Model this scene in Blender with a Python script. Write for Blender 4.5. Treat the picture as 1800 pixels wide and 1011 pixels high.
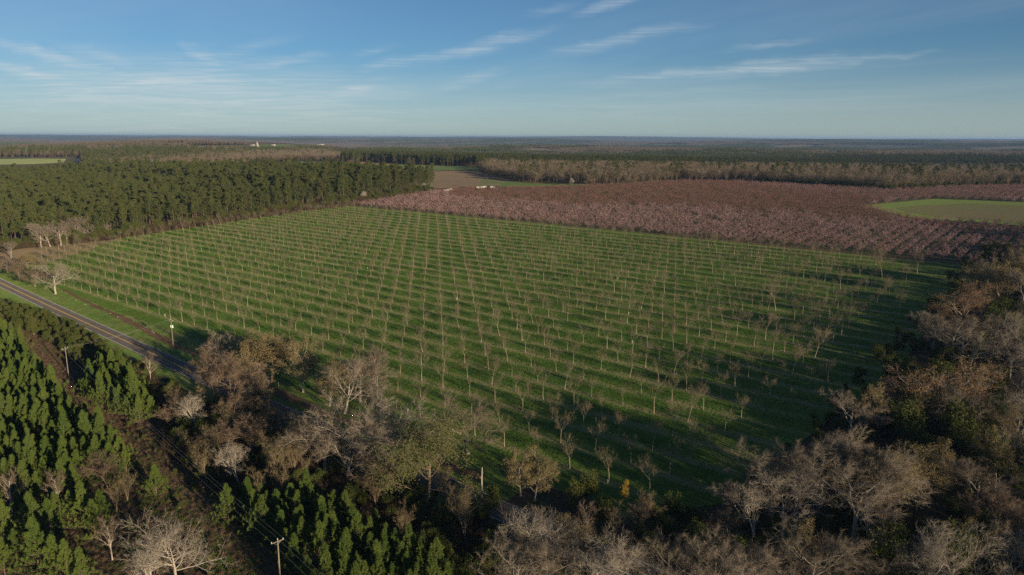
import bpy, bmesh, math, random
import numpy as np
from mathutils import Matrix, Vector

# ------------------------------------------------------------------ clear
for ob in list(bpy.data.objects):
    bpy.data.objects.remove(ob)
sc = bpy.context.scene
COL = sc.collection
rad = math.radians

# ------------------------------------------------------------------ camera
FPX, CXP, CYP, HORIZ = 1293.0, 900.0, 505.5, 241.0      # in pixels of the 1800 px wide photograph
CAMZ = 82.0
pitch = math.atan((CYP - HORIZ) / FPX)
roll = math.atan(7 / 1800)
up_c = np.array([0, -math.cos(pitch), -math.sin(pitch)])
c_, s_ = math.cos(roll), math.sin(roll)
up_c = np.array([[c_, -s_, 0], [s_, c_, 0], [0, 0, 1]]) @ up_c
fw_c = np.array([0, 0, 1.0]) - up_c * up_c[2]
fw_c /= np.linalg.norm(fw_c)
rt_c = np.cross(fw_c, up_c)
if rt_c[0] < 0:
    rt_c = -rt_c
WM = np.array([rt_c, fw_c, up_c])                         # photo camera axes (x right, y down, z ahead) -> world
cam = bpy.data.cameras.new('camera')
cam.sensor_width = 36.0
cam.lens = 36.0 * FPX / 1800.0
cam.clip_start = 1.0
cam.clip_end = 90000.0
camo = bpy.data.objects.new('camera', cam)
COL.objects.link(camo)
cx, cy, cz = WM @ np.array([1, 0, 0]), WM @ np.array([0, -1, 0]), WM @ np.array([0, 0, -1])
camo.matrix_world = Matrix(((cx[0], cy[0], cz[0], 0), (cx[1], cy[1], cz[1], 0), (cx[2], cy[2], cz[2], CAMZ), (0, 0, 0, 1)))
sc.camera = camo

# ------------------------------------------------------------------ sky, sun, exposure
SUN_AZ, SUN_EL = 139.7, 10.0                              # degrees, clockwise from the view direction
w = bpy.data.worlds.new('World')
sc.world = w
w.use_nodes = True
nt = w.node_tree
nt.nodes.clear()


def node(tree, kind, **kw):
    n = tree.nodes.new(kind)
    for k, v in kw.items():
        if k in n.inputs.keys() if isinstance(k, str) else False:
            n.inputs[k].default_value = v
        else:
            setattr(n, k, v)
    return n


def mth(tree, op, a, b=None, c=None, clamp=False):
    n = tree.nodes.new('ShaderNodeMath')
    n.operation = op
    n.use_clamp = clamp
    for i, v in enumerate((a, b, c)):
        if v is None:
            continue
        if isinstance(v, (int, float)):
            n.inputs[i].default_value = v
        else:
            tree.links.new(v, n.inputs[i])
    return n.outputs[0]


def maprange(tree, v, a, b, c=0.0, d=1.0, smooth=True):
    n = tree.nodes.new('ShaderNodeMapRange')
    n.interpolation_type = 'SMOOTHSTEP' if smooth else 'LINEAR'
    tree.links.new(v, n.inputs[0])
    for i, x in enumerate((a, b, c, d)):
        n.inputs[i + 1].default_value = x
    return n.outputs[0]


def mixrgb(tree, f, a, b, blend='MIX'):
    n = tree.nodes.new('ShaderNodeMix')
    n.data_type = 'RGBA'
    n.blend_type = blend
    n.clamp_factor = True
    for sock, v in ((n.inputs[0], f), (n.inputs[6], a), (n.inputs[7], b)):
        if isinstance(v, (int, float)):
            sock.default_value = v
        elif isinstance(v, (tuple, list)):
            sock.default_value = (*v, 1.0) if len(v) == 3 else v
        else:
            tree.links.new(v, sock)
    return n.outputs[2]


def noise(tree, vec, scale, detail=3.0, rough=0.55, dist=0.0):
    n = tree.nodes.new('ShaderNodeTexNoise')
    n.inputs['Scale'].default_value = scale
    n.inputs['Detail'].default_value = detail
    n.inputs['Roughness'].default_value = rough
    n.inputs['Distortion'].default_value = dist
    if vec is not None:
        tree.links.new(vec, n.inputs['Vector'])
    return n.outputs[0]


sky = nt.nodes.new('ShaderNodeTexSky')
sky.sky_type = 'NISHITA'
sky.sun_disc = False
sky.sun_elevation = rad(SUN_EL)
sky.sun_rotation = rad(SUN_AZ)
sky.altitude = 100
sky.air_density = 0.8
sky.dust_density = 0.15
sky.ozone_density = 3.6
tc = nt.nodes.new('ShaderNodeTexCoord')
sep = nt.nodes.new('ShaderNodeSeparateXYZ')
nt.links.new(tc.outputs['Generated'], sep.inputs[0])
# cirrus: a thin veil and fine streaks over the whole sky, and the wisps the photograph shows ahead
zc = mth(nt, 'MAXIMUM', sep.outputs[2], 0.012)
pxn = mth(nt, 'DIVIDE', sep.outputs[0], zc)
pyn = mth(nt, 'DIVIDE', sep.outputs[1], zc)
ca, sa = math.cos(rad(25)), math.sin(rad(25))
pv = mth(nt, 'SUBTRACT', mth(nt, 'MULTIPLY', pyn, ca), mth(nt, 'MULTIPLY', pxn, sa))
pu = mth(nt, 'ADD', mth(nt, 'MULTIPLY', pxn, ca), mth(nt, 'MULTIPLY', pyn, sa))
cmb2 = nt.nodes.new('ShaderNodeCombineXYZ')
nt.links.new(mth(nt, 'ADD', pu, 11.2), cmb2.inputs[0])
nt.links.new(mth(nt, 'MULTIPLY_ADD', pv, 0.30, 5.0), cmb2.inputs[1])
veil = maprange(nt, noise(nt, cmb2.outputs[0], 0.22, 5, 0.62, 0.5), 0.38, 0.75)
lowfade = maprange(nt, sep.outputs[2], 0.01, 0.06)
yv = mth(nt, 'MAXIMUM', sep.outputs[1], 0.05)
cc = nt.nodes.new('ShaderNodeCombineXYZ')
nt.links.new(mth(nt, 'DIVIDE', sep.outputs[0], yv), cc.inputs[0])
nt.links.new(mth(nt, 'DIVIDE', sep.outputs[2], yv), cc.inputs[1])
fmap = nt.nodes.new('ShaderNodeMapping')
fmap.inputs['Rotation'].default_value = (0, 0, rad(-9))
fmap.inputs['Scale'].default_value = (6.0, 130.0, 1.0)
nt.links.new(cc.outputs[0], fmap.inputs[0])
fib = maprange(nt, noise(nt, fmap.outputs[0], 1.0, 6, 0.68, 1.2), 0.36, 0.72)
wn = nt.nodes.new('ShaderNodeTexNoise')
wn.inputs['Scale'].default_value = 17.0
wn.inputs['Detail'].default_value = 4.0
nt.links.new(cc.outputs[0], wn.inputs['Vector'])
wsub = nt.nodes.new('ShaderNodeVectorMath')
wsub.operation = 'MULTIPLY_ADD'
nt.links.new(wn.outputs['Color'], wsub.inputs[0])
wsub.inputs[1].default_value = (.05, .022, 0)
wsub.inputs[2].default_value = (-.025, -.011, 0)
wadd = nt.nodes.new('ShaderNodeVectorMath')
nt.links.new(cc.outputs[0], wadd.inputs[0])
nt.links.new(wsub.outputs[0], wadd.inputs[1])


def skydir(px, py):
    d = WM @ np.array([(px - CXP) / FPX, (py - CYP) / FPX, 1.0])
    return np.array([d[0] / d[1], d[2] / d[1]])


WISPS = [(-40, 62, 185, 124, 11, .50), (-40, 102, 130, 146, 13, .50), (100, 78, 240, 118, 14, .22), (322, 76, 382, 118, 12, .34), (380, 104, 500, 66, 13, .2), (440, 110, 570, 98, 12, .28), (615, 96, 700, 80, 10, .26),
         (640, 116, 760, 104, 13, .34), (735, 110, 960, 52, 15, .42), (1015, 22, 1120, -4, 12, .40), (925, 26, 1020, 2, 12, .2), (970, 92, 1210, 48, 13, .42), (1030, 148, 1260, 124, 12, .32), (1190, 134, 1500, 101, 17, .52), (1470, 107, 1640, 92, 8, .26),
         (1280, 84, 1420, 68, 8, .22), (780, 154, 880, 124, 14, .3), (590, 164, 680, 140, 14, .28), (120, 120, 680, 168, 60, .36), (-150, 185, 700, 205, 75, .40), (-120, 140, 420, 168, 40, .30), (700, 190, 1500, 170, 40, .16)]
acc = None
for (x1, y1, x2, y2, hw, stn) in WISPS:
    p, q = skydir(x1, y1), skydir(x2, y2)
    mp = nt.nodes.new('ShaderNodeMapping')
    mp.vector_type = 'TEXTURE'
    mp.inputs['Location'].default_value = (*((p + q) / 2), 0)
    mp.inputs['Rotation'].default_value = (0, 0, math.atan2(q[1] - p[1], q[0] - p[0]))
    mp.inputs['Scale'].default_value = (np.linalg.norm(q - p) * .80, hw * 1.15 / FPX, 1)
    nt.links.new(wadd.outputs[0], mp.inputs[0])
    ln_ = nt.nodes.new('ShaderNodeVectorMath')
    ln_.operation = 'LENGTH'
    nt.links.new(mp.outputs[0], ln_.inputs[0])
    v = maprange(nt, ln_.outputs['Value'], 1.0, 0.0, 0.0, stn * 1.1)
    acc = v if acc is None else mth(nt, 'ADD', acc, v)
wisp = mth(nt, 'MULTIPLY', acc, mth(nt, 'MULTIPLY_ADD', fib, 0.75, 0.25))
cl = mth(nt, 'ADD', wisp, mth(nt, 'MULTIPLY', mth(nt, 'MULTIPLY', veil, 0.12), lowfade), clamp=True)
hs = nt.nodes.new('ShaderNodeHueSaturation')
hs.inputs['Saturation'].default_value = 0.90
nt.links.new(sky.outputs[0], hs.inputs['Color'])
skyc = mixrgb(nt, 1.0, hs.outputs[0], (0.665, 0.855, 0.925), 'MULTIPLY')
low = maprange(nt, sep.outputs[2], 0.11, 0.0, 0.0, 0.42)              # pale dusty air all round the horizon
skyc = mixrgb(nt, low, skyc, (5.3, 5.75, 5.7))
cloudcol = mixrgb(nt, cl, skyc, (6.4, 7.0, 7.1))
bg = nt.nodes.new('ShaderNodeBackground')
bg.inputs['Strength'].default_value = 0.052
nt.links.new(cloudcol, bg.inputs['Color'])
wo = nt.nodes.new('ShaderNodeOutputWorld')
nt.links.new(bg.outputs[0], wo.inputs[0])

sl = bpy.data.lights.new('sun', 'SUN')
sl.energy = 3.6
sl.angle = rad(0.53)
sl.color = (1.0, 0.80, 0.56)
so = bpy.data.objects.new('sun', sl)
COL.objects.link(so)
sd = Vector((math.sin(rad(SUN_AZ)) * math.cos(rad(SUN_EL)), math.cos(rad(SUN_AZ)) * math.cos(rad(SUN_EL)), math.sin(rad(SUN_EL))))
so.rotation_euler = sd.to_track_quat('Z', 'Y').to_euler()
so.location = (200, -200, 300)

sc.view_settings.view_transform = 'Standard'
sc.view_settings.look = 'None'
sc.view_settings.exposure = 0.9
sc.view_settings.gamma = 1.0
sc.view_settings.use_curve_mapping = False
sc.cycles.use_denoising = False
sc.cycles.sample_clamp_indirect = 1.5
sc.cycles.max_bounces = 4
sc.cycles.diffuse_bounces = 2
sc.cycles.volume_bounces = 0
sc.cycles.transparent_max_bounces = 4

# ------------------------------------------------------------------ the lie of the land
EU = np.array([0.77495, -0.63202])       # along the road and the orchard rows
ES = np.array([0.63202, 0.77495])        # across them, away from the road
ROWU, ROWS, LU, LS = -193.02, 248.15, 10.783, 10.695
_sg = np.arange(-30000, 30001, 10.0)


def _slope(s):
    kn = [(-30000, 0), (30, 0), (70, .02), (110, .047), (470, .047), (950, 0), (1150, -.022), (2100, -.022), (2600, 0), (30000, 0)]
    return np.interp(s, [k[0] for k in kn], [k[1] for k in kn])


_zg = np.concatenate([[0], np.cumsum((_slope(_sg[1:]) + _slope(_sg[:-1])) * 5)])
_zg -= np.interp(119.0, _sg, _zg)


def XY(u, s):
    u = np.asarray(u, float)
    s = np.asarray(s, float)
    return u * EU[0] + s * ES[0], u * EU[1] + s * ES[1]


def US(x, y):
    return x * EU[0] + y * EU[1], x * ES[0] + y * ES[1]


def TZ(x, y):
    x = np.asarray(x, float)
    y = np.asarray(y, float)
    u, s = US(x, y)
    r = np.hypot(x, y)
    z = np.interp(s, _sg, _zg) + 0.00127 * (np.clip(u, -700, 300) + 193)
    k = np.clip((r - 1400) / 2600, 0, 1)
    k = k * k * (3 - 2 * k)
    hills = 1.7 * (9 * np.sin(x / 610 + 1.3) * np.cos(y / 820 + .4) + 12 * np.sin(x / 1730 - y / 2310 + 2.1)
             + 8 * np.sin(y / 1290 + x / 3100) + 7 * np.sin(x / 410 + y / 530))
    far = np.clip((r - 5000) / 14000, 0, 1)
    base = -4 + 76 * far ** 1.3 + far * (11 * np.sin(x / 2700 + .7) + 7 * np.sin(x / 900 + y / 2100 + 2) + 9 * np.sin(y / 1450 + x / 4000))
    rise = 46 * np.exp(-((x + 1041) ** 2 + (y - 3131) ** 2) / (2 * 420.0 ** 2))          # the green rise with the silo
    return z * (1 - k) + k * (base + hills * (1 - .5 * far)) + rise


_tr = np.concatenate([np.arange(80, 1500, 4.0), np.geomspace(1500, 28000, 900)])


def hit(px, py):
    """photo pixel -> the ground point seen there"""
    d = WM @ np.array([(px - CXP) / FPX, (py - CYP) / FPX, 1.0])
    d = d / np.hypot(d[0], d[1])
    f = CAMZ + d[2] * _tr - TZ(d[0] * _tr, d[1] * _tr)
    i = np.argmax(f < 0)
    if f[i] >= 0:
        i = len(_tr) - 1
    a, b = _tr[max(i - 1, 0)], _tr[i]
    for _ in range(18):
        m = .5 * (a + b)
        if CAMZ + d[2] * m - TZ(d[0] * m, d[1] * m) < 0:
            b = m
        else:
            a = m
    return np.array([d[0] * b, d[1] * b, TZ(d[0] * b, d[1] * b)])


def proj(x, y, z):
    p = np.stack([np.asarray(x, float), np.asarray(y, float), np.asarray(z, float) - CAMZ], -1) @ WM
    return CXP + FPX * p[..., 0] / p[..., 2], CYP + FPX * p[..., 1] / p[..., 2]


def inpoly(x, y, poly):
    x = np.asarray(x, float)
    y = np.asarray(y, float)
    r = np.zeros(x.shape, bool)
    n = len(poly)
    for i in range(n):
        x1, y1 = poly[i]
        x2, y2 = poly[(i + 1) % n]
        if y1 == y2:
            continue
        c = ((y1 > y) != (y2 > y)) & (x < (x2 - x1) * (y - y1) / (y2 - y1) + x1)
        r ^= c
    return r


def pxpoly(pts):
    return [tuple(hit(*p)[:2]) for p in pts]


# ------------------------------------------------------------------ materials
def base_mat(name):
    m = bpy.data.materials.new(name)
    m.use_nodes = True
    t = m.node_tree
    b = t.nodes['Principled BSDF']
    b.inputs['Roughness'].default_value = 0.9
    b.inputs['Specular IOR Level'].default_value = 0.15
    b.inputs['Diffuse Roughness'].default_value = 0.8
    return m, t, b


def leaf_mat(name, c1, c2, c3=None, transl=0.0, clump=0.6):
    """foliage or bark: colour drifts per plant and in clumps"""
    m, t, b = base_mat(name)
    oi = t.nodes.new('ShaderNodeObjectInfo')
    geo = t.nodes.new('ShaderNodeTexCoord')
    n1 = noise(t, geo.outputs['Object'], clump, 2)
    f = mth(t, 'ADD', mth(t, 'MULTIPLY', oi.outputs['Random'], 0.6), mth(t, 'MULTIPLY', maprange(t, n1, .3, .7), 0.4))
    col = mixrgb(t, f, c1, c2)
    if c3:
        rr = mth(t, 'FRACT', mth(t, 'MULTIPLY', oi.outputs['Random'], 7.31))
        col = mixrgb(t, maprange(t, rr, .6, 1.0), col, c3)
    t.links.new(col, b.inputs['Base Color'])
    if transl:
        tr = t.nodes.new('ShaderNodeBsdfTranslucent')
        t.links.new(col, tr.inputs['Color'])
        mx = t.nodes.new('ShaderNodeMixShader')
        mx.inputs[0].default_value = transl
        t.links.new(b.outputs[0], mx.inputs[1])
        t.links.new(tr.outputs[0], mx.inputs[2])
        t.links.new(mx.outputs[0], t.nodes['Material Output'].inputs[0])
    return m


def plain_mat(name, c, rough=0.7, metal=0.0, var=0.12, scale=4.0):
    m, t, b = base_mat(name)
    tcn = t.nodes.new('ShaderNodeTexCoord')
    n1 = noise(t, tcn.outputs['Object'], scale, 4)
    lo = tuple(x * (1 - var) for x in c)
    hi = tuple(min(1, x * (1 + var)) for x in c)
    t.links.new(mixrgb(t, n1, lo, hi), b.inputs['Base Color'])
    b.inputs['Roughness'].default_value = rough
    b.inputs['Metallic'].default_value = metal
    return m


def bump(t, b, h, strength=0.6, dist=0.3):
    n = t.nodes.new('ShaderNodeBump')
    n.inputs['Strength'].default_value = strength
    n.inputs['Distance'].default_value = dist
    t.links.new(h, n.inputs['Height'])
    t.links.new(n.outputs[0], b.inputs['Normal'])


def ground_mat(name, cols, scales, bumpd=0.25, rows=None):
    """cols: 3 colours mixed by two noises (world metres); rows=(c, period, centre, width, axis) adds bare strips under the trees"""
    m, t, b = base_mat(name)
    g = t.nodes.new('ShaderNodeNewGeometry')
    P = g.outputs['Position']
    n1 = noise(t, P, scales[0], 5, .6)
    n2 = noise(t, P, scales[1], 4, .6)
    n3 = noise(t, P, scales[2], 3, .6)
    col = mixrgb(t, maprange(t, n1, .36, .64), cols[0], cols[1])
    col = mixrgb(t, maprange(t, n2, .5, .72), col, cols[2])
    v = mth(t, 'ADD', mth(t, 'MULTIPLY', n3, 0.9), 0.55)
    if rows:
        c, period, centre, width, axis = rows
        vm = t.nodes.new('ShaderNodeVectorMath')
        vm.operation = 'DOT_PRODUCT'
        t.links.new(P, vm.inputs[0])
        vm.inputs[1].default_value = (axis[0], axis[1], 0)
        q = mth(t, 'DIVIDE', mth(t, 'SUBTRACT', vm.outputs['Value'], centre), period)
        q = mth(t, 'ABSOLUTE', mth(t, 'SUBTRACT', q, mth(t, 'ROUND', q)))
        q = mth(t, 'MULTIPLY', q, period)
        q = mth(t, 'ADD', q, mth(t, 'MULTIPLY', mth(t, 'SUBTRACT', noise(t, P, .35, 3), .5), 1.6))
        f = maprange(t, q, width, width * .35)
        f = mth(t, 'MULTIPLY', f, maprange(t, noise(t, P, .06, 3), .32, .62, .3, .9))
        col = mixrgb(t, f, col, c)
    hsv = t.nodes.new('ShaderNodeHueSaturation')
    t.links.new(v, hsv.inputs['Value'])
    t.links.new(col, hsv.inputs['Color'])
    t.links.new(hsv.outputs[0], b.inputs['Base Color'])
    bump(t, b, mth(t, 'ADD', n3, mth(t, 'MULTIPLY', n2, .6)), .8, bumpd)
    return m


M = {}
M['floor'] = ground_mat('forest floor', ((.055, .040, .024), (.075, .055, .032), (.040, .050, .018)), (.03, .11, 1.3), .5)
M['field'] = ground_mat('orchard grass', ((.050, .106, .012), (.076, .128, .019), (.100, .122, .030)), (.018, .10, 1.1), .45,
                        rows=((.165, .160, .068), LS, ROWS, 2.4, ES))
M['verge'] = ground_mat('verge grass', ((.085, .145, .028), (.115, .150, .040), (.125, .105, .052)), (.05, .16, 1.6), .2)
M['scrub'] = ground_mat('cleared strip', ((.080, .052, .034), (.105, .070, .043), (.055, .075, .020)), (.05, .13, 1.2), .5)
M['dirt'] = ground_mat('bare earth', ((.16, .115, .072), (.13, .10, .06), (.10, .10, .05)), (.04, .12, 1.0), .2)
M['bank'] = ground_mat('eroded bank', ((.095, .055, .035), (.12, .075, .045), (.05, .06, .02)), (.1, .3, 1.8), .4)
M['peachfloor'] = ground_mat('orchard floor', ((.050, .058, .022), (.075, .062, .034), (.055, .080, .022)), (.02, .07, .7), .4)
M['meadow'] = ground_mat('bright meadow', ((.120, .190, .032), (.140, .180, .044), (.14, .14, .06)), (.012, .03, .6), .2)
M['stub'] = ground_mat('brown meadow stubble', ((.145, .118, .058), (.125, .128, .048), (.11, .15, .036)), (.02, .012, .6), .2)
M['fargreen'] = ground_mat('far green field', ((.060, .095, .026), (.075, .100, .032), (.080, .085, .035)), (.006, .02, .2), .2)
M['farbrown'] = ground_mat('far brown field', ((.110, .085, .055), (.13, .095, .06), (.09, .09, .05)), (.006, .02, .2), .2)
M['farred'] = ground_mat('far red clay', ((.20, .10, .06), (.18, .10, .06), (.16, .10, .06)), (.006, .02, .2), .2)
M['farpale'] = ground_mat('far pale pasture', ((.15, .19, .07), (.17, .20, .08), (.14, .16, .07)), (.006, .02, .2), .2)

M['pecan_bark'] = leaf_mat('orchard bark', (.30, .25, .18), (.38, .32, .235))
M['pecan_twig'] = leaf_mat('orchard twig', (.160, .134, .086), (.205, .170, .112))
M['bark_white'] = leaf_mat('white bark', (.36, .32, .26), (.45, .40, .33))
M['bark_grey'] = leaf_mat('grey bark', (.33, .29, .23), (.43, .38, .31))
M['bark_brown'] = leaf_mat('brown bark', (.20, .15, .105), (.28, .21, .15))
M['twig_grey'] = leaf_mat('grey twig', (.125, .102, .072), (.265, .222, .165))
M['twig_white'] = leaf_mat('pale twig', (.24, .208, .158), (.30, .26, .20))
M['twig_far'] = leaf_mat('far bare twig', (.105, .086, .063), (.15, .122, .09))
M['twig_belt'] = leaf_mat('belt twig', (.115, .095, .068), (.165, .138, .10))
M['twig_brown'] = leaf_mat('brown twig', (.135, .098, .066), (.195, .146, .102))
M['twig_olive'] = leaf_mat('olive twig', (.15, .125, .06), (.19, .155, .075))
M['leaf_rust'] = leaf_mat('rust leaves', (.205, .115, .052), (.26, .152, .070), transl=.2)
M['leaf_tan'] = leaf_mat('tan leaves', (.19, .152, .075), (.24, .19, .092), transl=.2)
M['leaf_olive'] = leaf_mat('olive leaves', (.085, .100, .035), (.125, .132, .05), transl=.2)
M['leaf_green'] = leaf_mat('evergreen leaves', (.050, .075, .018), (.11, .115, .030), (.075, .095, .02), transl=.2)
M['leaf_yellow'] = leaf_mat('yellow leaves', (.38, .24, .03), (.45, .30, .04), transl=.2)
M['pine_young'] = leaf_mat('young pine needles', (.055, .098, .018), (.125, .165, .032), (.088, .125, .028), transl=.2, clump=1.6)
M['pine_old'] = leaf_mat('pine needles', (.052, .074, .020), (.102, .116, .034), (.080, .086, .028), transl=.15, clump=.5)
M['pine_bark'] = leaf_mat('pine bark', (.13, .095, .072), (.19, .14, .105))
M['blossom'] = leaf_mat('pink blossom', (.35, .222, .218), (.45, .30, .295), (.27, .18, .162), transl=.1)
M['redbud'] = leaf_mat('red budding twig', (.195, .105, .084), (.26, .14, .115), (.18, .11, .08))
M['blossom_far'] = leaf_mat('mauve blossom', (.30, .18, .17), (.37, .225, .21), (.23, .145, .125))
M['cream'] = leaf_mat('cream blossom', (.40, .38, .30), (.50, .47, .38))
M['peach_bark'] = leaf_mat('orchard limb', (.10, .065, .05), (.14, .09, .07))
M['asphalt'] = plain_mat('asphalt', (.085, .078, .072), .85, 0, .4, .25)
M['paint_white'] = plain_mat('white road paint', (.55, .54, .51), .7, 0, .12, 2)
M['paint_yellow'] = plain_mat('yellow road paint', (.52, .34, .06), .7, 0, .2, 2)
M['pole'] = plain_mat('weathered pole wood', (.25, .21, .16), .9, 0, .25, 3)
M['metal'] = plain_mat('galvanised metal', (.55, .55, .54), .45, .6)
M['wire'] = plain_mat('aluminium wire', (.45, .44, .42), .5, .4)
M['white'] = plain_mat('white painted surface', (.80, .79, .76), .5, 0, .06)
M['guard'] = plain_mat('dull white plastic', (.55, .54, .50), .6, 0, .1)
M['concrete'] = plain_mat('pale concrete', (.42, .38, .31), .8, 0, .12, .2)
M['roofgrey'] = plain_mat('sheet metal roof', (.42, .43, .44), .6, .2)
M['glass'] = plain_mat('dark window glass', (.03, .035, .04), .15)
M['tyre'] = plain_mat('tyre rubber', (.025, .025, .025), .8)
M['stone'] = plain_mat('field stone', (.24, .20, .165), .9, 0, .2)
M['yellowgrass'] = leaf_mat('dry grass', (.10, .085, .03), (.07, .10, .02))
M['grassblade'] = leaf_mat('grass blades', (.060, .124, .013), (.092, .152, .022), (.105, .140, .030), transl=.25)
M['scrubby'] = leaf_mat('dry scrub', (.12, .078, .05), (.165, .11, .068), (.085, .095, .03))
M['brush'] = leaf_mat('brown brush', (.075, .050, .032), (.110, .074, .046), (.065, .060, .026))


# far ground: woods seen from miles away
def far_ground():
    m, t, b = base_mat('ground')
    g = t.nodes.new('ShaderNodeNewGeometry')
    P = g.outputs['Position']
    ln = t.nodes.new('ShaderNodeVectorMath')
    ln.operation = 'LENGTH'
    t.links.new(P, ln.inputs[0])
    n1 = noise(t, P, .0021, 5, .6)
    n2 = noise(t, P, .03, 4, .6)
    n3 = noise(t, P, 1.2, 3, .6)
    near = mixrgb(t, maprange(t, n2, .38, .62), (.050, .037, .022), (.072, .052, .030))
    near = mixrgb(t, maprange(t, noise(t, P, .09, 4), .52, .68), near, (.042, .055, .018))
    woods = mixrgb(t, maprange(t, n1, .42, .56), (.030, .045, .022), (.060, .050, .036))
    woods = mixrgb(t, maprange(t, noise(t, P, .004, 3), .60, .68), woods, (.115, .108, .058))
    col = mixrgb(t, maprange(t, ln.outputs['Value'], 1200, 2600), near, woods)
    hsv = t.nodes.new('ShaderNodeHueSaturation')
    t.links.new(mth(t, 'ADD', mth(t, 'MULTIPLY', n3, .9), .55), hsv.inputs['Value'])
    t.links.new(col, hsv.inputs['Color'])
    t.links.new(hsv.outputs[0], b.inputs['Base Color'])
    bump(t, b, mth(t, 'ADD', n3, mth(t, 'MULTIPLY', n2, 2.0)), .7, .5)
    return m


M['ground'] = far_ground()


# ------------------------------------------------------------------ mesh helpers
class Geo:
    def __init__(self):
        self.v, self.f, self.m, self.n = [], [], [], 0

    def add(self, V, F, mi=0):
        V = np.asarray(V, float).reshape(-1, 3)
        F = np.asarray(F, int)
        self.v.append(V)
        self.f.append(F + self.n)
        self.m.append((mi, len(F)))
        self.n += len(V)

    def merge(self, o, off=(0, 0, 0), scale=1.0, rz=0.0):
        c, s = math.cos(rz), math.sin(rz)
        R = np.array([[c, -s, 0], [s, c, 0], [0, 0, 1]]) * scale
        for V, F, (mi, k) in zip(o.v, o.f, o.m):
            self.v.append(V @ R.T + np.asarray(off))
            self.f.append(F + self.n)
            self.m.append((mi, k))
        self.n += o.n

    def mesh(self, name, mats):
        me = bpy.data.meshes.new(name)
        V = np.concatenate(self.v)
        me.vertices.add(len(V))
        me.vertices.foreach_set('co', V.astype(np.float32).ravel())
        loops = np.concatenate([F.ravel() for F in self.f])
        tot = np.concatenate([np.full(len(F), F.shape[1]) for F in self.f])
        me.loops.add(len(loops))
        me.loops.foreach_set('vertex_index', loops.astype(np.int32))
        me.polygons.add(len(tot))
        me.polygons.foreach_set('loop_start', np.concatenate([[0], np.cumsum(tot)[:-1]]).astype(np.int32))
        me.polygons.foreach_set('loop_total', tot.astype(np.int32))
        for mt in (mats if isinstance(mats, (list, tuple)) else [mats]):
            me.materials.append(mt)
        me.polygons.foreach_set('material_index', np.concatenate([np.full(k, mi) for mi, k in self.m]).astype(np.int32))
        me.update(calc_edges=True)
        return me


def obj(name, me, parent=None, loc=None):
    o = bpy.data.objects.new(name, me)
    COL.objects.link(o)
    if parent is not None:
        o.parent = parent
    if loc is not None:
        o.location = loc
    return o


def tag(o, label=None, cat=None, group=None, kind=None):
    if label:
        o['label'] = label
    if cat:
        o['category'] = cat
    if group:
        o['group'] = group
    if kind:
        o['kind'] = kind
    return o


def norm(a):
    return a / np.maximum(np.linalg.norm(a, axis=-1, keepdims=True), 1e-9)


def tube(g, P, R, k=5, mi=0, cap=False):
    P = np.asarray(P, float)
    R = np.asarray(R, float)
    n = len(P)
    T = norm(np.gradient(P, axis=0))
    ref = np.where(np.abs(T[:, 2:3]) < .9, np.array([[0, 0, 1.0]]), np.array([[1.0, 0, 0]]))
    A = norm(np.cross(T, ref))
    B = np.cross(T, A)
    an = np.arange(k) * 2 * np.pi / k
    V = P[:, None] + R[:, None, None] * (np.cos(an)[None, :, None] * A[:, None] + np.sin(an)[None, :, None] * B[:, None])
    i = np.arange(n - 1)[:, None] * k
    j = np.arange(k)[None]
    F = np.stack([i + j, i + (j + 1) % k, i + k + (j + 1) % k, i + k + j], -1).reshape(-1, 4)
    g.add(V.reshape(-1, 3), F, mi)
    if cap:
        g.add(V[-1], [list(range(k))], mi)


def cones(g, B, D, R, mi=0):
    """thin 3-sided spikes from B along D (with length), base radius R"""
    n = len(B)
    if n == 0:
        return
    T = norm(D)
    ref = np.where(np.abs(T[:, 2:3]) < .9, np.array([[0, 0, 1.0]]), np.array([[1.0, 0, 0]]))
    A = norm(np.cross(T, ref))
    C = np.cross(T, A)
    R = np.broadcast_to(np.asarray(R, float), (n,))[:, None]
    V = np.stack([B + R * A, B + R * (-.5 * A + .866 * C), B + R * (-.5 * A - .866 * C), B + D], 1).reshape(-1, 3)
    o = np.arange(n)[:, None] * 4
    F = (o[:, :, None] + np.array([[0, 1, 3], [1, 2, 3], [2, 0, 3]])[None]).reshape(-1, 3)
    g.add(V, F, mi)


def sprays(g, rng, C, size, mi=0, upb=0.3):
    """leaf sprays: small randomly turned quads"""
    n = len(C)
    N = norm(rng.normal(size=(n, 3)) + np.array([0, 0, upb]))
    A = norm(np.cross(N, norm(rng.normal(size=(n, 3)))))
    B = np.cross(N, A)
    s = size * rng.uniform(.6, 1.3, (n, 1))
    V = np.stack([C - s * A, C - .55 * s * B, C + s * A, C + .55 * s * B], 1).reshape(-1, 3)
    F = np.arange(n * 4).reshape(-1, 4)
    g.add(V, F, mi)


def tufts(g, rng, C, AX, L, W, k, mi=0, spread=.6):
    """needle tufts: k blades from each C about axis AX"""
    n = len(C)
    C = np.repeat(C, k, 0)
    AX = np.repeat(norm(AX), k, 0)
    L = np.repeat(np.broadcast_to(np.asarray(L, float), (n,)), k)[:, None]
    D = norm(AX + spread * rng.normal(size=(n * k, 3)))
    P = norm(np.cross(D, rng.normal(size=(n * k, 3))))
    b = C + D * L * .12
    V = np.stack([b - P * W, b + P * W, C + D * L * rng.uniform(.75, 1.15, (n * k, 1))], 1).reshape(-1, 3)
    g.add(V, np.arange(n * k * 3).reshape(-1, 3), mi)


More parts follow.
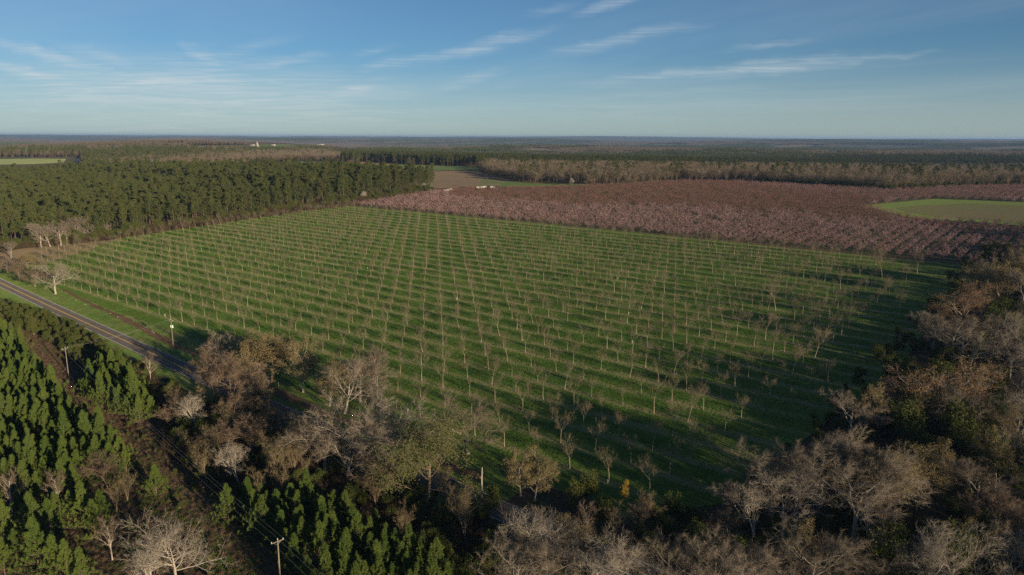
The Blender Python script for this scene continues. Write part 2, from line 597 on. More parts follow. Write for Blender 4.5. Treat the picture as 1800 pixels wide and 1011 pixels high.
# ------------------------------------------------------------------ plants
def skeleton(seed, H, trunk=.55, kids=(7, 6, 5), ang=(50, 45, 40), ratio=(.62, .55, .5), r0=.28, wig=.10, trop=(.02, .05, .05),
             tmin=(.4, .3, .25), lean=0.05, forks=1):
    rng = np.random.default_rng(seed)
    lev = [[], [], [], []]

    def br(p, d, L, r, l, fork=0):
        n = max(4, int(L / (.9 if l < 2 else .6)) + 2)
        P, R = [p], [r]
        d = d / np.linalg.norm(d)
        for i in range(n):
            d = d + rng.normal(size=3) * wig * (1 if l else .35) + np.array([0, 0, trop[min(l, 2)]])
            d /= np.linalg.norm(d)
            p = p + d * L / n
            P.append(p)
            R.append(r * (1 - .68 * (i + 1) / n))
        P, R = np.array(P), np.array(R)
        lev[l].append((P, R))
        if l >= len(kids):
            return
        k = kids[l]
        az = rng.uniform(0, 6.28)
        for c in range(k):
            t = tmin[l] + (1 - tmin[l]) * (c + rng.uniform(0, .9)) / k
            i = min(int(t * n), n - 1)
            q = P[i] + (P[i + 1] - P[i]) * (t * n - i)
            dd = norm(P[i + 1] - P[i])
            az += 2.4 + rng.normal() * .5
            a = np.cross(dd, [0.3, 0.2, 1.0])
            a = a / np.linalg.norm(a) if np.linalg.norm(a) > .05 else np.array([1.0, 0, 0])
            bb = np.cross(dd, a)
            th = rad(ang[l]) * rng.uniform(.7, 1.25)
            cd = dd * math.cos(th) + (a * math.cos(az) + bb * math.sin(az)) * math.sin(th)
            br(q, cd, L * ratio[l] * rng.uniform(.75, 1.2) * (1.15 - .45 * t if l else 1.1 - .2 * t), np.interp(t, np.linspace(0, 1, n + 1), R) * .62, l + 1)

    for f in range(forks):
        az0 = rng.uniform(0, 6.28)
        ln = lean if forks == 1 else .22
        br(np.array([.15 * f, 0, 0.0]), np.array([ln * math.cos(az0 + f * 6.28 / forks), ln * math.sin(az0 + f * 6.28 / forks), 1]), H * trunk, r0 * (1 if forks == 1 else .75), 0)
    zmax = max(P[:, 2].max() for L in lev for P, R in L)
    return lev, H / zmax, rng


def bare_tree(seed, H, ntw=4500, tl=(.6, 1.5), tr=.022, leaves=0, leafsize=.2, leafspread=.5, limb=1.0, **kw):
    lev, k, rng = skeleton(seed, H, **kw)
    g1, g2 = Geo(), Geo()
    for l, L in enumerate(lev):
        for P, R in L:
            P = P * k
            if l == 0:
                R = R.copy()
                R[0] *= 1.35
            tube(g1 if l < 2 else g2, P, np.maximum(R * (limb if l else 1), .010), (7, 5, 3, 3)[l])
    seg, dr, wt = [], [], []
    for l, L in enumerate(lev):
        if l < 2:
            continue
        for P, R in L:
            P = P * k
            seg.append(P[1:])
            dr.append(norm(np.diff(P, axis=0)))
            wt.append(np.full(len(P) - 1, 1.0 if l == 3 or len(lev[3]) == 0 else .45))
    seg, dr, wt = np.concatenate(seg), np.concatenate(dr), np.concatenate(wt)
    ii = rng.choice(len(seg), ntw, p=wt / wt.sum())
    B = seg[ii] + rng.normal(size=(ntw, 3)) * .03
    D = norm(dr[ii] * .8 + rng.normal(size=(ntw, 3)) * .55 + np.array([0, 0, .22])) * rng.uniform(*tl, (ntw, 1))
    cones(g2, B, D, tr, 1)
    # side twigs
    m = ntw // 2
    B2 = B[:m] + D[:m] * rng.uniform(.3, .8, (m, 1))
    D2 = norm(D[:m] + rng.normal(size=(m, 3)) * .7) * rng.uniform(tl[0] * .5, tl[1] * .6, (m, 1))
    cones(g2, B2, D2, tr * .8, 1)
    if leaves:
        ii = rng.choice(len(seg), leaves, p=wt / wt.sum())
        sprays(g2, rng, seg[ii] + rng.normal(size=(leaves, 3)) * leafspread, leafsize, 2)
    return g1, g2


def young_pine(seed, H=8.0, Rm=1.9):
    rng = np.random.default_rng(seed)
    g1, g2 = Geo(), Geo()
    tz = np.linspace(0, H, 6)
    tube(g1, np.stack([.06 * np.sin(tz + seed), .06 * np.cos(tz * 1.3), tz], 1), np.linspace(.11, .02, 6), 5)
    C, AX, LL = [], [], []
    nw = 14
    for wv in range(nw):
        t = .06 + .9 * wv / (nw - 1)
        R = Rm * (1 - t) ** .75 * (.75 + .5 * (t < .4)) * rng.uniform(.85, 1.15) + .12
        for b_ in range(rng.integers(5, 8)):
            az = rng.uniform(0, 6.28)
            el = rad(12 + 48 * t + rng.normal() * 9)
            d = np.array([math.cos(az) * math.cos(el), math.sin(az) * math.cos(el), math.sin(el)])
            p0 = np.array([0, 0, t * H])
            Rb = R * rng.uniform(.65, 1.25)
            P = np.array([p0, p0 + d * Rb * .6, p0 + d * Rb + np.array([0, 0, .18 * Rb])])
            tube(g1, P, [.03, .02, .008], 3)
            for q in np.linspace(.35, 1.0, 4):
                C.append(p0 + d * Rb * q + np.array([0, 0, .18 * Rb * q * q]) + rng.normal(size=3) * .07)
                AX.append(d * .8 + np.array([0, 0, .9]))
                LL.append(rng.uniform(.3, .46))
            for q in range(3):                         # upright leading shoot
                C.append(p0 + d * Rb + np.array([0, 0, .18 * Rb + .2 * q]))
                AX.append(np.array([d[0] * .2, d[1] * .2, 1]))
                LL.append(.36)
    for q in np.linspace(0, .8, 5):
        C.append(np.array([0, 0, H - .5 + q]))
        AX.append(np.array([0, 0, 1.0]))
        LL.append(.36)
    tufts(g2, rng, np.array(C), np.array(AX), np.array(LL) * 1.3, .062, 9, 0, .6)
    return g1, g2


def tall_pine(seed, H=22.0, cf=.5, Rm=2.9, k=7, per=9):
    rng = np.random.default_rng(seed)
    g1, g2 = Geo(), Geo()
    tz = np.linspace(0, H * .97, 7)
    lean = rng.normal(size=2) * .25
    P = np.stack([lean[0] * np.sin(tz / H * 2.2), lean[1] * np.sin(tz / H * 1.8), tz], 1)
    tube(g1, P, np.linspace(.22, .05, 7), 6)
    C, AX = [], []
    nb = 34
    for b_ in range(nb):
        t = cf + (1 - cf) * (b_ + rng.uniform(0, 1)) / nb
        q = (t - cf) / (1 - cf)
        R = Rm * (.45 + .55 * math.sin(min(1, q * .9 + .1) * math.pi) ** .8) * rng.uniform(.6, 1.2) * (1.05 - .35 * q)
        az = rng.uniform(0, 6.28)
        el = rad(-4 + 50 * q + rng.normal() * 10)
        d = np.array([math.cos(az) * math.cos(el), math.sin(az) * math.cos(el), math.sin(el)])
        p0 = np.array([np.interp(t * H, P[:, 2], P[:, 0]), np.interp(t * H, P[:, 2], P[:, 1]), min(t * H, H * .97)])
        tube(g1, np.array([p0, p0 + d * R * .5, p0 + d * R]), [.05, .035, .012], 3)
        for c in range(per):
            f = rng.uniform(.4, 1.05)
            C.append(p0 + d * R * f + rng.normal(size=3) * .36 * R * .5)
            AX.append(d * .6 + np.array([0, 0, .7]))
    for c in range(8):                                  # a few dead stubs under the crown
        t = rng.uniform(.28, cf)
        az = rng.uniform(0, 6.28)
        tube(g1, np.array([[0, 0, t * H], [math.cos(az) * .8, math.sin(az) * .8, t * H + .15]]), [.035, .012], 3)
    C = np.array(C)
    C[:, 2] = np.minimum(C[:, 2], H * .985)
    tufts(g2, rng, C, np.array(AX), rng.uniform(.65, 1.05, len(C)), .13, k, 0, .75)
    return g1, g2


def peach_tree(seed, H=3.3, W=2.3, nb=520, size=.105):
    rng = np.random.default_rng(seed)
    g1, g2 = Geo(), Geo()
    tube(g1, [[0, 0, 0], [.03, 0, .35], [.0, .02, .65]], [.14, .11, .10], 6)
    C, D = [], []
    for l in range(6):
        az = l * 1.05 + rng.normal() * .2
        o = np.array([math.cos(az), math.sin(az), 0])
        P = np.array([[0, 0, .6], o * W * .4 + [0, 0, H * .42], o * W * .72 + [0, 0, H * .7], o * W * .95 + [0, 0, H * .93]]) + rng.normal(size=(4, 3)) * .06
        tube(g1, P, [.08, .055, .035, .012], 4)
        for b_ in range(9):
            i = rng.integers(0, 3)
            p = P[i] + (P[i + 1] - P[i]) * rng.uniform(0, 1)
            d = norm(o * .5 + rng.normal(size=3) * .7 + [0, 0, .8]) * rng.uniform(.6, 1.2)
            C.append(p)
            D.append(d)
    C, D = np.array(C), np.array(D)
    cones(g2, C, D, .016, 0)
    ii = rng.integers(0, len(C), nb // 3)
    B3 = C[ii] + D[ii] * rng.uniform(.2, .9, (nb // 3, 1))
    cones(g2, B3, norm(rng.normal(size=(nb // 3, 3)) + [0, 0, .6]) * rng.uniform(.3, .6, (nb // 3, 1)), .014, 0)
    ii = rng.integers(0, len(C), nb)
    sprays(g2, rng, C[ii] + D[ii] * rng.uniform(.15, 1.1, (nb, 1)) + rng.normal(size=(nb, 3)) * .16, size, 1)
    return g1, g2


def shrub(seed, H=4.0, W=1.8, n=1500, size=.16, lobes=7):
    rng = np.random.default_rng(seed)
    g1, g2 = Geo(), Geo()
    cs = []
    for l in range(lobes):
        az = rng.uniform(0, 6.28)
        rr = W * rng.uniform(.1, .75)
        cs.append([math.cos(az) * rr, math.sin(az) * rr, H * rng.uniform(.35, .88)])
        tube(g1, [[0, 0, 0], [cs[-1][0] * .4, cs[-1][1] * .4, cs[-1][2] * .5], cs[-1]], [.06, .045, .02], 4)
    cs = np.array(cs)
    ii = rng.integers(0, lobes, n)
    v = norm(rng.normal(size=(n, 3))) * rng.uniform(.3, 1, (n, 1)) ** .5 * np.array([W * .48, W * .48, H * .24])
    P = cs[ii] + v * rng.uniform(.7, 1.2, (n, 1))
    P[:, 2] = np.maximum(P[:, 2], .1)
    sprays(g2, rng, P, size, 0)
    return g1, g2


def brush_clump(seed, H=2.6, n=70, W=1.2):
    rng = np.random.default_rng(seed)
    g1, g2 = Geo(), Geo()
    tube(g1, [[0, 0, 0], [.05, .03, H * .4], [.02, .08, H * .8]], [.04, .03, .012], 4)
    B = np.concatenate([rng.normal(size=(n, 2)) * W * .4, np.zeros((n, 1))], 1)
    D = norm(np.concatenate([rng.normal(size=(n, 2)) * .32, np.ones((n, 1))], 1)) * H * rng.uniform(.5, 1.1, (n, 1))
    cones(g2, B, D, .022, 0)
    ii = rng.integers(0, n, n * 5)
    B2 = B[ii] + D[ii] * rng.uniform(.25, .95, (n * 5, 1))
    D2 = norm(D[ii] + rng.normal(size=(n * 5, 3)) * 1.2) * H * rng.uniform(.12, .3, (n * 5, 1))
    cones(g2, B2, D2, .016, 0)
    sprays(g2, rng, B2 + D2 * .8, .09, 1)
    return g1, g2


def grass_tuft(seed, H=.35, n=12, W=.35):
    rng = np.random.default_rng(seed)
    g = Geo()
    B = np.concatenate([rng.normal(size=(n, 2)) * W * .5, np.full((n, 1), -.02)], 1)
    D = norm(np.concatenate([rng.normal(size=(n, 2)) * .5, np.ones((n, 1))], 1)) * H * rng.uniform(.5, 1.1, (n, 1))
    P = norm(np.cross(D, rng.normal(size=(n, 3)))) * .05
    g.add(np.stack([B - P, B + P, B + D], 1).reshape(-1, 3), np.arange(n * 3).reshape(-1, 3))
    return g


# prototype: (trunk mesh, crown mesh, joined mesh for far-off masses)
PROTO = {}


def proto(key, gg, m1, m2):
    g1, g2 = gg
    m2 = m2 if isinstance(m2, (list, tuple)) else [m2]
    tr_ = g1.mesh(key + ' trunk', M[m1])
    cr_ = g2.mesh(key + ' crown', [M[x] for x in m2])
    PROTO[key] = (tr_, cr_, gg, m1, m2)


def joined(key):
    """one mesh of trunk and crown"""
    _, _, (g1, g2), m1, m2 = PROTO[key]
    g = Geo()
    g.merge(g1)
    for V, F, (mi, k) in zip(g2.v, g2.f, g2.m):
        pass
    n0 = g.n
    for V, F, (mi, k) in zip(g2.v, g2.f, g2.m):
        g.v.append(V)
        g.f.append(F + n0)
        g.m.append((mi + 1, k))
    g.n += g2.n
    return g.mesh(key + ' joined', [M[m1]] + [M[x] for x in m2])


def plant(name, key, x, y, scale, rz, label, cat, group=None, sink=.05, sz=None):
    o = bpy.data.objects.new(name, None)
    COL.objects.link(o)
    o.empty_display_size = .5
    o.location = (x, y, float(TZ(x, y)) - sink)
    o.rotation_euler = (0, 0, rz)
    o.scale = (scale, scale, sz or scale)
    tag(o, label, cat, group)
    t_, c_m = PROTO[key][:2]
    for nm, me in (('trunk', t_), ('crown', c_m)):
        ch = bpy.data.objects.new(nm, me)
        COL.objects.link(ch)
        ch.parent = o
    return o


def scatter(name, keys, x, y, idx, scale, rz, label, cat, sink=.05, meshes=None):
    """a mass nobody could count: one object of points, each carrying a plant"""
    coll = bpy.data.collections.new(name + ' kinds')
    for i, k in enumerate(meshes if meshes is not None else keys):
        me = k if meshes is not None else joined(k)
        coll.objects.link(bpy.data.objects.new('%s kind %02d' % (name, i), me))
    me = bpy.data.meshes.new(name)
    n = len(x)
    V = np.stack([x, y, TZ(x, y) - sink], 1)
    me.vertices.add(n)
    me.vertices.foreach_set('co', V.astype(np.float32).ravel())
    for nm, ty, dat in (('pick', 'INT', np.asarray(idx, np.int32)), ('size', 'FLOAT', np.asarray(scale, np.float32)), ('turn', 'FLOAT', np.asarray(rz, np.float32))):
        at = me.attributes.new(nm, ty, 'POINT')
        at.data.foreach_set('value', dat)
    o = obj(name, me)
    tag(o, label, cat, None, 'stuff')
    ng = bpy.data.node_groups.new(name, 'GeometryNodeTree')
    ng.interface.new_socket('Geometry', in_out='INPUT', socket_type='NodeSocketGeometry')
    ng.interface.new_socket('Geometry', in_out='OUTPUT', socket_type='NodeSocketGeometry')
    gi, go = ng.nodes.new('NodeGroupInput'), ng.nodes.new('NodeGroupOutput')
    ip = ng.nodes.new('GeometryNodeInstanceOnPoints')
    ci = ng.nodes.new('GeometryNodeCollectionInfo')
    ci.inputs['Collection'].default_value = coll
    ci.inputs['Separate Children'].default_value = True
    ci.inputs['Reset Children'].default_value = True
    ip.inputs['Pick Instance'].default_value = True
    ng.links.new(gi.outputs[0], ip.inputs['Points'])
    ng.links.new(ci.outputs[0], ip.inputs['Instance'])
    for nm, ty, sock in (('pick', 'INT', 'Instance Index'), ('size', 'FLOAT', 'Scale')):
        a = ng.nodes.new('GeometryNodeInputNamedAttribute')
        a.data_type = ty
        a.inputs['Name'].default_value = nm
        ng.links.new(a.outputs[0], ip.inputs[sock])
    a = ng.nodes.new('GeometryNodeInputNamedAttribute')
    a.data_type = 'FLOAT'
    a.inputs['Name'].default_value = 'turn'
    cb = ng.nodes.new('ShaderNodeCombineXYZ')
    ng.links.new(a.outputs[0], cb.inputs[2])
    ng.links.new(cb.outputs[0], ip.inputs['Rotation'])
    ng.links.new(ip.outputs[0], go.inputs[0])
    md = o.modifiers.new('plants', 'NODES')
    md.node_group = ng
    return o


# ------------------------------------------------------------------ ground and sheets
def build_ground():
    rr = np.geomspace(12, 28000, 300)
    aa = np.radians(np.concatenate([np.arange(-50, 50.01, .45), np.arange(55, 306, 5.0)]))
    R, A = np.meshgrid(rr, aa, indexing='ij')
    X, Y = R * np.sin(A), R * np.cos(A)
    V = np.stack([X, Y, TZ(X, Y)], -1).reshape(-1, 3)
    na = len(aa)
    i = np.arange(len(rr) - 1)[:, None] * na
    j = np.arange(na)[None]
    j2 = (j + 1) % na
    F = np.stack([i + j, i + j2, i + na + j2, i + na + j], -1).reshape(-1, 4)[:, ::-1]
    g = Geo()
    g.add(V, F)
    g.add(np.concatenate([V[:na], [[0, 0, float(TZ(0, 0))]]]), [[a_, (a_ + 1) % na, na] for a_ in range(na)])
    me = g.mesh('ground', M['ground'])
    me.polygons.foreach_set('use_smooth', np.ones(len(me.polygons), bool))
    return tag(obj('ground', me), kind='structure')


def sheet(name, poly, step, lift, mt, frame=True, jag=0.0, seed=1):
    """a level-following sheet over polygon poly (world xy)"""
    rng = np.random.default_rng(seed)
    pts = []
    for i in range(len(poly)):
        p, q = np.array(poly[i]), np.array(poly[(i + 1) % len(poly)])
        n = max(1, int(np.linalg.norm(q - p) / step))
        for k in range(n):
            v = p + (q - p) * k / n
            if jag and k:
                v = v + rng.normal(size=2) * jag
            pts.append(v)
    bm = bmesh.new()
    vs = []
    for p in pts:
        u, s = US(p[0], p[1]) if frame else (p[0], p[1])
        vs.append(bm.verts.new((u, s, 0)))
    bm.faces.new(vs)
    bmesh.ops.triangulate(bm, faces=bm.faces[:])
    us = np.array([v.co[:2] for v in bm.verts])
    for ax in (0, 1):
        lo, hi = us[:, ax].min(), us[:, ax].max()
        for c in np.arange(lo + step, hi, step):
            no = (1, 0, 0) if ax == 0 else (0, 1, 0)
            co = (c, 0, 0) if ax == 0 else (0, c, 0)
            bmesh.ops.bisect_plane(bm, geom=bm.verts[:] + bm.edges[:] + bm.faces[:], plane_co=co, plane_no=no, dist=1e-5)
    for v in bm.verts:
        x, y = XY(v.co.x, v.co.y) if frame else (v.co.x, v.co.y)
        v.co = (float(x), float(y), float(TZ(x, y)) + lift)
    bmesh.ops.recalc_face_normals(bm, faces=bm.faces[:])
    if sum(f.normal.z for f in bm.faces) < 0:
        bmesh.ops.reverse_faces(bm, faces=bm.faces[:])
    me = bpy.data.meshes.new(name)
    bm.to_mesh(me)
    bm.free()
    me.materials.append(M[mt])
    return tag(obj(name, me), kind='structure')


def usq(pts):
    return [tuple(float(c) for c in XY(u, s)) for u, s in pts]


build_ground()
# road centre line (u, s)
ROAD = np.array([(-1200, 178), (-900, 160), (-700, 146.5), (-496, 133.6), (-400, 128.6), (-290, 123.6), (-248, 121.4), (-108, 116.2), (60, 110), (300, 102), (600, 92)], float)
ROADS = lambda u: np.interp(u, np.linspace(-1200, 600, 361), _roadsm)
_uu = np.linspace(-1200, 600, 361)
_roadsm = np.interp(_uu, ROAD[:, 0], ROAD[:, 1])
for _ in range(12):
    _roadsm[1:-1] = (_roadsm[:-2] + 2 * _roadsm[1:-1] + _roadsm[2:]) / 4


def ribbon(name, u0, u1, off0, off1, lift, mt, step=6.0, parent=None, dash=None):
    g = Geo()
    us_ = np.arange(u0, u1 + .1, step)
    a = np.stack([us_, ROADS(us_) + off0], 1)
    b = np.stack([us_, ROADS(us_) + off1], 1)
    xa, ya = XY(a[:, 0], a[:, 1])
    xb, yb = XY(b[:, 0], b[:, 1])
    V = np.concatenate([np.stack([xa, ya, TZ(xa, ya) + lift], 1), np.stack([xb, yb, TZ(xb, yb) + lift], 1)])
    n = len(us_)
    i = np.arange(n - 1)
    g.add(V, np.stack([i, i + 1, i + 1 + n, i + n], 1))
    o = obj(name, g.mesh(name, M[mt]), parent)
    if parent is None:
        tag(o, kind='structure')
    return o


verge = sheet('verge', usq([(u, float(ROADS(u)) + 17) for u in np.arange(-900, -95, 40)] + [(u, float(ROADS(u)) - 10) for u in np.arange(-100, -910, -40)]), 9, .05, 'verge', jag=.5)
field = sheet('orchard_field', usq([(-592, 457), (-592, 190), (-560, 165), (-520, 152), (-447, 147.5), (-300, 140), (-200, 136), (-100, 131), (-72, 130), (-58, 150), (-50, 250), (-49, 330), (-46, 410), (-46, 452), (-250, 458)]), 14, .09, 'field', jag=.6)
sheet('dirt_path', usq([(-600, 165), (-540, 158), (-520, 168), (-548, 205), (-590, 250), (-600, 240)]), 8, .13, 'dirt', jag=1.2)
sheet('eroded_bank', usq([(-432, 146), (-380, 141), (-340, 138), (-290, 132.5), (-262, 131), (-262, 133.5), (-290, 136), (-340, 141), (-380, 143), (-430, 148)]), 4, .13, 'bank', jag=.5)
sheet('eroded_bank', usq([(-238, 127.5), (-170, 125), (-110, 122.5), (-110, 125.5), (-170, 128.5), (-238, 131)]), 4, .13, 'bank', jag=.4, seed=4)
ribbon('road', -1100, 560, -3.6, 3.6, .14, 'asphalt')
ribbon('edge_line', -1100, 560, 3.2, 3.33, .148, 'paint_white')
ribbon('edge_line', -1100, 560, -3.33, -3.2, .148, 'paint_white')
ribbon('centre_line', -1100, 560, -.24, -.10, .148, 'paint_yellow')
ribbon('centre_line', -1100, 560, .10, .24, .148, 'paint_yellow')
sheet('cleared_strip', pxpoly([(20, 565), (75, 590), (130, 640), (165, 700), (225, 770), (330, 850), (430, 930), (520, 1005), (560, 1040), (480, 1040), (430, 1000), (380, 950), (300, 880), (235, 815), (170, 765), (110, 715), (62, 655), (30, 600)]), 6, .05, 'scrub', jag=.5)
sheet('grassy_verge', pxpoly([(190, 600), (345, 668), (350, 700), (300, 720), (230, 660)]), 6, .07, 'verge', jag=.5)
PEACH = [(594, 360), (645, 352), (700, 344), (758, 338), (800, 334), (870, 332), (940, 331), (1010, 329), (1100, 326), (1200, 319), (1300, 321), (1400, 326), (1500, 332), (1560, 336), (1640, 332), (1700, 329), (1800, 328), (2050, 330)]
peach_xy = pxpoly(PEACH) + usq([(520, 640), (420, 520), (300, 470), (-40, 462), (-250, 463)])
sheet('peach_floor', peach_xy, 25, .10, 'peachfloor', jag=1.5)
MEADOW = [(1518, 362), (1560, 357), (1640, 350), (1700, 352), (1800, 356), (1950, 362), (1950, 412), (1800, 399), (1720, 392), (1640, 388), (1600, 382), (1575, 377)]
meadow_xy = pxpoly(MEADOW)
sheet('meadow', meadow_xy, 18, .18, 'meadow', jag=1.0)
sheet('stubble_patch', pxpoly([(1575, 366), (1620, 361), (1700, 358), (1800, 362), (1950, 368), (1950, 406), (1800, 391), (1720, 386), (1650, 382), (1600, 374)]), 18, .26, 'stub', jag=3.0)
sheet('clay_strip', pxpoly([(1660, 390), (1720, 393.5), (1800, 400), (1950, 413), (1950, 418), (1800, 404), (1720, 397), (1660, 392)]), 12, .24, 'farred', jag=1)
FARF = [('green_field', [(425, 289), (520, 284), (640, 287), (745, 291), (845, 294), (840, 299), (760, 301), (600, 300), (450, 299)], 'fargreen'),
        ('brown_field', [(610, 301), (760, 302), (840, 300), (850, 306), (900, 318), (880, 326), (820, 330), (740, 333), (640, 320)], 'farbrown'),
        ('grass_edge', [(850, 312), (930, 323), (1050, 324), (1010, 327.5), (900, 329.5), (840, 327)], 'fargreen'),
        ('clay_field', [(618, 287.0), (640, 285.2), (690, 287), (690, 289.6), (640, 289)], 'farred'),
        ('stubble_field', [(845, 294.2), (900, 290.2), (918, 289.4), (880, 292.5), (862, 296)], 'farbrown'),
        ('pasture', [(-60, 281), (60, 279.2), (117, 279.5), (112, 286), (60, 289), (-60, 291)], 'farpale'),
        ('pasture', [(248, 263.3), (300, 260.2), (352, 258), (352, 259.6), (300, 263), (258, 265)], 'farpale'),
        ('pasture', [(1690, 260.5), (1800, 257), (1900, 257), (1900, 263), (1720, 264)], 'farbrown'),
        ('stubble_field', [(1430, 268.5), (1490, 265.5), (1505, 268), (1450, 271)], 'farpale'),
        ('stubble_field', [(1345, 257), (1420, 253.5), (1445, 256), (1370, 259.5)], 'farbrown'),
        ('pasture', [(150, 269), (210, 265), (228, 267), (160, 272)], 'farpale'),
        ('stubble_field', [(895, 263), (980, 260.5), (990, 263), (905, 266)], 'farbrown'),
        ('pasture', [(555, 263), (640, 260), (655, 262.5), (570, 266)], 'farpale'),
        ('stubble_field', [(1095, 267.5), (1180, 264.5), (1195, 267), (1110, 270)], 'farbrown'),
        ('pasture', [(420, 258), (470, 254), (515, 254), (520, 258), (480, 262), (440, 262)], 'fargreen')]
far_xy, FARCLEAR = [], []
for i, (nm, pl, mt) in enumerate(FARF):
    xy = pxpoly(pl)
    far_xy.append(xy)
    FARCLEAR.append(pl)
    sheet(nm, xy, 45, .5, mt, jag=0, seed=i)

# ------------------------------------------------------------------ plant kinds
rng = np.random.default_rng(11)
for i in range(6):
    proto('pecan%d' % i, bare_tree(100 + i, 8.0, ntw=560, tl=(.45, 1.05), tr=.0068, limb=.5, trunk=.42, kids=((5, 4, 6, 3, 6, 4)[i], 5, 3), ang=((30, 20, 26, 24, 34, 26)[i], 28, 32), ratio=(1.05, .55, .5),
                                   r0=.10, wig=.08, trop=(.0, .07, .06), tmin=(.62, .3, .3), lean=(.04, .03, .16, .05, .05, .08)[i], forks=1), 'pecan_bark', ['pecan_twig', 'pecan_twig'])
BIG = dict(kids=(8, 6, 5), r0=.36, wig=.13, trop=(.02, .035, .04))
proto('grey0', bare_tree(21, 17, 7000, (.6, 1.5), .0165, limb=.85, trunk=.5, ang=(55, 45, 42), ratio=(.85, .55, .5), tmin=(.42, .3, .25), **BIG), 'bark_grey', ['bark_grey', 'twig_grey'])
proto('grey1', bare_tree(22, 17, 7000, (.6, 1.4), .0165, limb=.85, trunk=.6, ang=(46, 45, 42), ratio=(.66, .55, .5), tmin=(.38, .3, .25), **BIG), 'bark_grey', ['bark_grey', 'twig_grey'])
proto('grey2', bare_tree(23, 17, 6500, (.6, 1.5), .0165, limb=.85, trunk=.5, ang=(62, 50, 44), ratio=(.95, .55, .5), tmin=(.35, .3, .25), forks=2, **{**BIG, 'kids': (6, 5, 4)}), 'bark_grey', ['bark_grey', 'twig_grey'])
proto('white0', bare_tree(24, 17, 5200, (.5, 1.3), .016, limb=.8, trunk=.5, ang=(58, 50, 45), ratio=(.9, .6, .5), tmin=(.4, .3, .25), **{**BIG, 'kids': (9, 7, 6), 'wig': .17}), 'bark_white', ['bark_white', 'twig_white'])
proto('white2', bare_tree(36, 16, 4200, (.5, 1.2), .013, limb=.95, trunk=.4, kids=(9, 8, 6), r0=.3, wig=.15, trop=(.01, .03, .03), ang=(62, 50, 45), ratio=(1.25, .55, .5), tmin=(.3, .22, .22), forks=2, lean=.1), 'bark_white', ['bark_white', 'twig_white'])
proto('white1', bare_tree(25, 15, 4200, (.5, 1.2), .016, limb=.85, trunk=.62, ang=(48, 48, 45), ratio=(.7, .6, .5), tmin=(.3, .3, .25), forks=2, **{**BIG, 'kids': (6, 6, 5), 'wig': .16}), 'bark_white', ['bark_white', 'twig_white'])
proto('brown0', bare_tree(26, 14, 6500, (.5, 1.3), .0155, limb=.85, trunk=.5, ang=(48, 42, 40), ratio=(.8, .55, .5), tmin=(.3, .3, .25), forks=2, **{**BIG, 'kids': (6, 5, 4), 'r0': .26}), 'bark_brown', ['bark_brown', 'twig_brown'])
proto('brown1', bare_tree(27, 14, 6500, (.5, 1.3), .0155, limb=.85, trunk=.55, ang=(40, 40, 40), ratio=(.75, .55, .5), tmin=(.25, .3, .25), forks=3, **{**BIG, 'kids': (5, 4, 4), 'r0': .22}), 'bark_brown', ['bark_brown', 'twig_brown'])
proto('slim0', bare_tree(28, 11, 1700, (.4, 1.0), .014, trunk=.85, ang=(34, 36, 36), ratio=(.38, .5, .5), kids=(12, 5, 3), r0=.14, wig=.07, trop=(.0, .07, .06), tmin=(.25, .3, .3)), 'bark_grey', ['bark_grey', 'twig_brown'])
proto('slim1', bare_tree(29, 11, 1500, (.4, 1.0), .014, trunk=.8, ang=(30, 36, 36), ratio=(.4, .5, .5), kids=(8, 4, 3), r0=.12, wig=.08, trop=(.0, .07, .06), tmin=(.25, .3, .3), forks=3), 'bark_brown', ['bark_brown', 'twig_olive'])
proto('rust0', bare_tree(30, 19, 3600, (.5, 1.2), .019, leaves=5600, leafsize=.18, leafspread=.5, trunk=.45, ang=(62, 48, 42), ratio=(.95, .55, .5), tmin=(.4, .3, .25), **BIG), 'bark_grey', ['bark_grey', 'twig_grey', 'leaf_rust'])
proto('tan0', bare_tree(31, 14, 2600, (.5, 1.2), .018, leaves=5200, leafsize=.17, leafspread=.5, trunk=.5, ang=(50, 45, 42), ratio=(.8, .55, .5), tmin=(.3, .3, .25), **{**BIG, 'r0': .3}), 'bark_brown', ['bark_brown', 'twig_olive', 'leaf_tan'])
proto('olive0', bare_tree(32, 19, 2200, (.5, 1.2), .018, limb=.6, leaves=11000, leafsize=.19, leafspread=.75, trunk=.5, ang=(58, 48, 42), ratio=(.85, .55, .5), tmin=(.25, .3, .25), **BIG), 'bark_brown', ['bark_brown', 'twig_olive', 'leaf_olive'])
proto('oliv1', bare_tree(33, 12, 3600, (.5, 1.2), .018, leaves=1800, leafsize=.15, leafspread=.5, trunk=.6, ang=(42, 42, 42), ratio=(.6, .55, .5), tmin=(.2, .3, .25), **{**BIG, 'r0': .2, 'kids': (9, 5, 4)}), 'bark_grey', ['bark_grey', 'twig_olive', 'leaf_tan'])
proto('yellow0', bare_tree(34, 6, 400, (.3, .7), .014, leaves=1500, leafsize=.13, leafspread=.25, trunk=.85, ang=(28, 32, 36), ratio=(.35, .5, .5), kids=(9, 4, 3), r0=.08, wig=.06, trop=(.0, .09, .06), tmin=(.25, .3, .3)), 'bark_brown', ['bark_brown', 'twig_olive', 'leaf_yellow'])
proto('cream0', bare_tree(35, 8, 900, (.4, .9), .016, leaves=1500, leafsize=.15, leafspread=.4, trunk=.6, ang=(42, 40, 36), ratio=(.5, .5, .5), kids=(9, 4, 3), r0=.14, wig=.07, trop=(.0, .07, .06), tmin=(.2, .3, .3)), 'bark_brown', ['bark_brown', 'twig_grey', 'cream'])
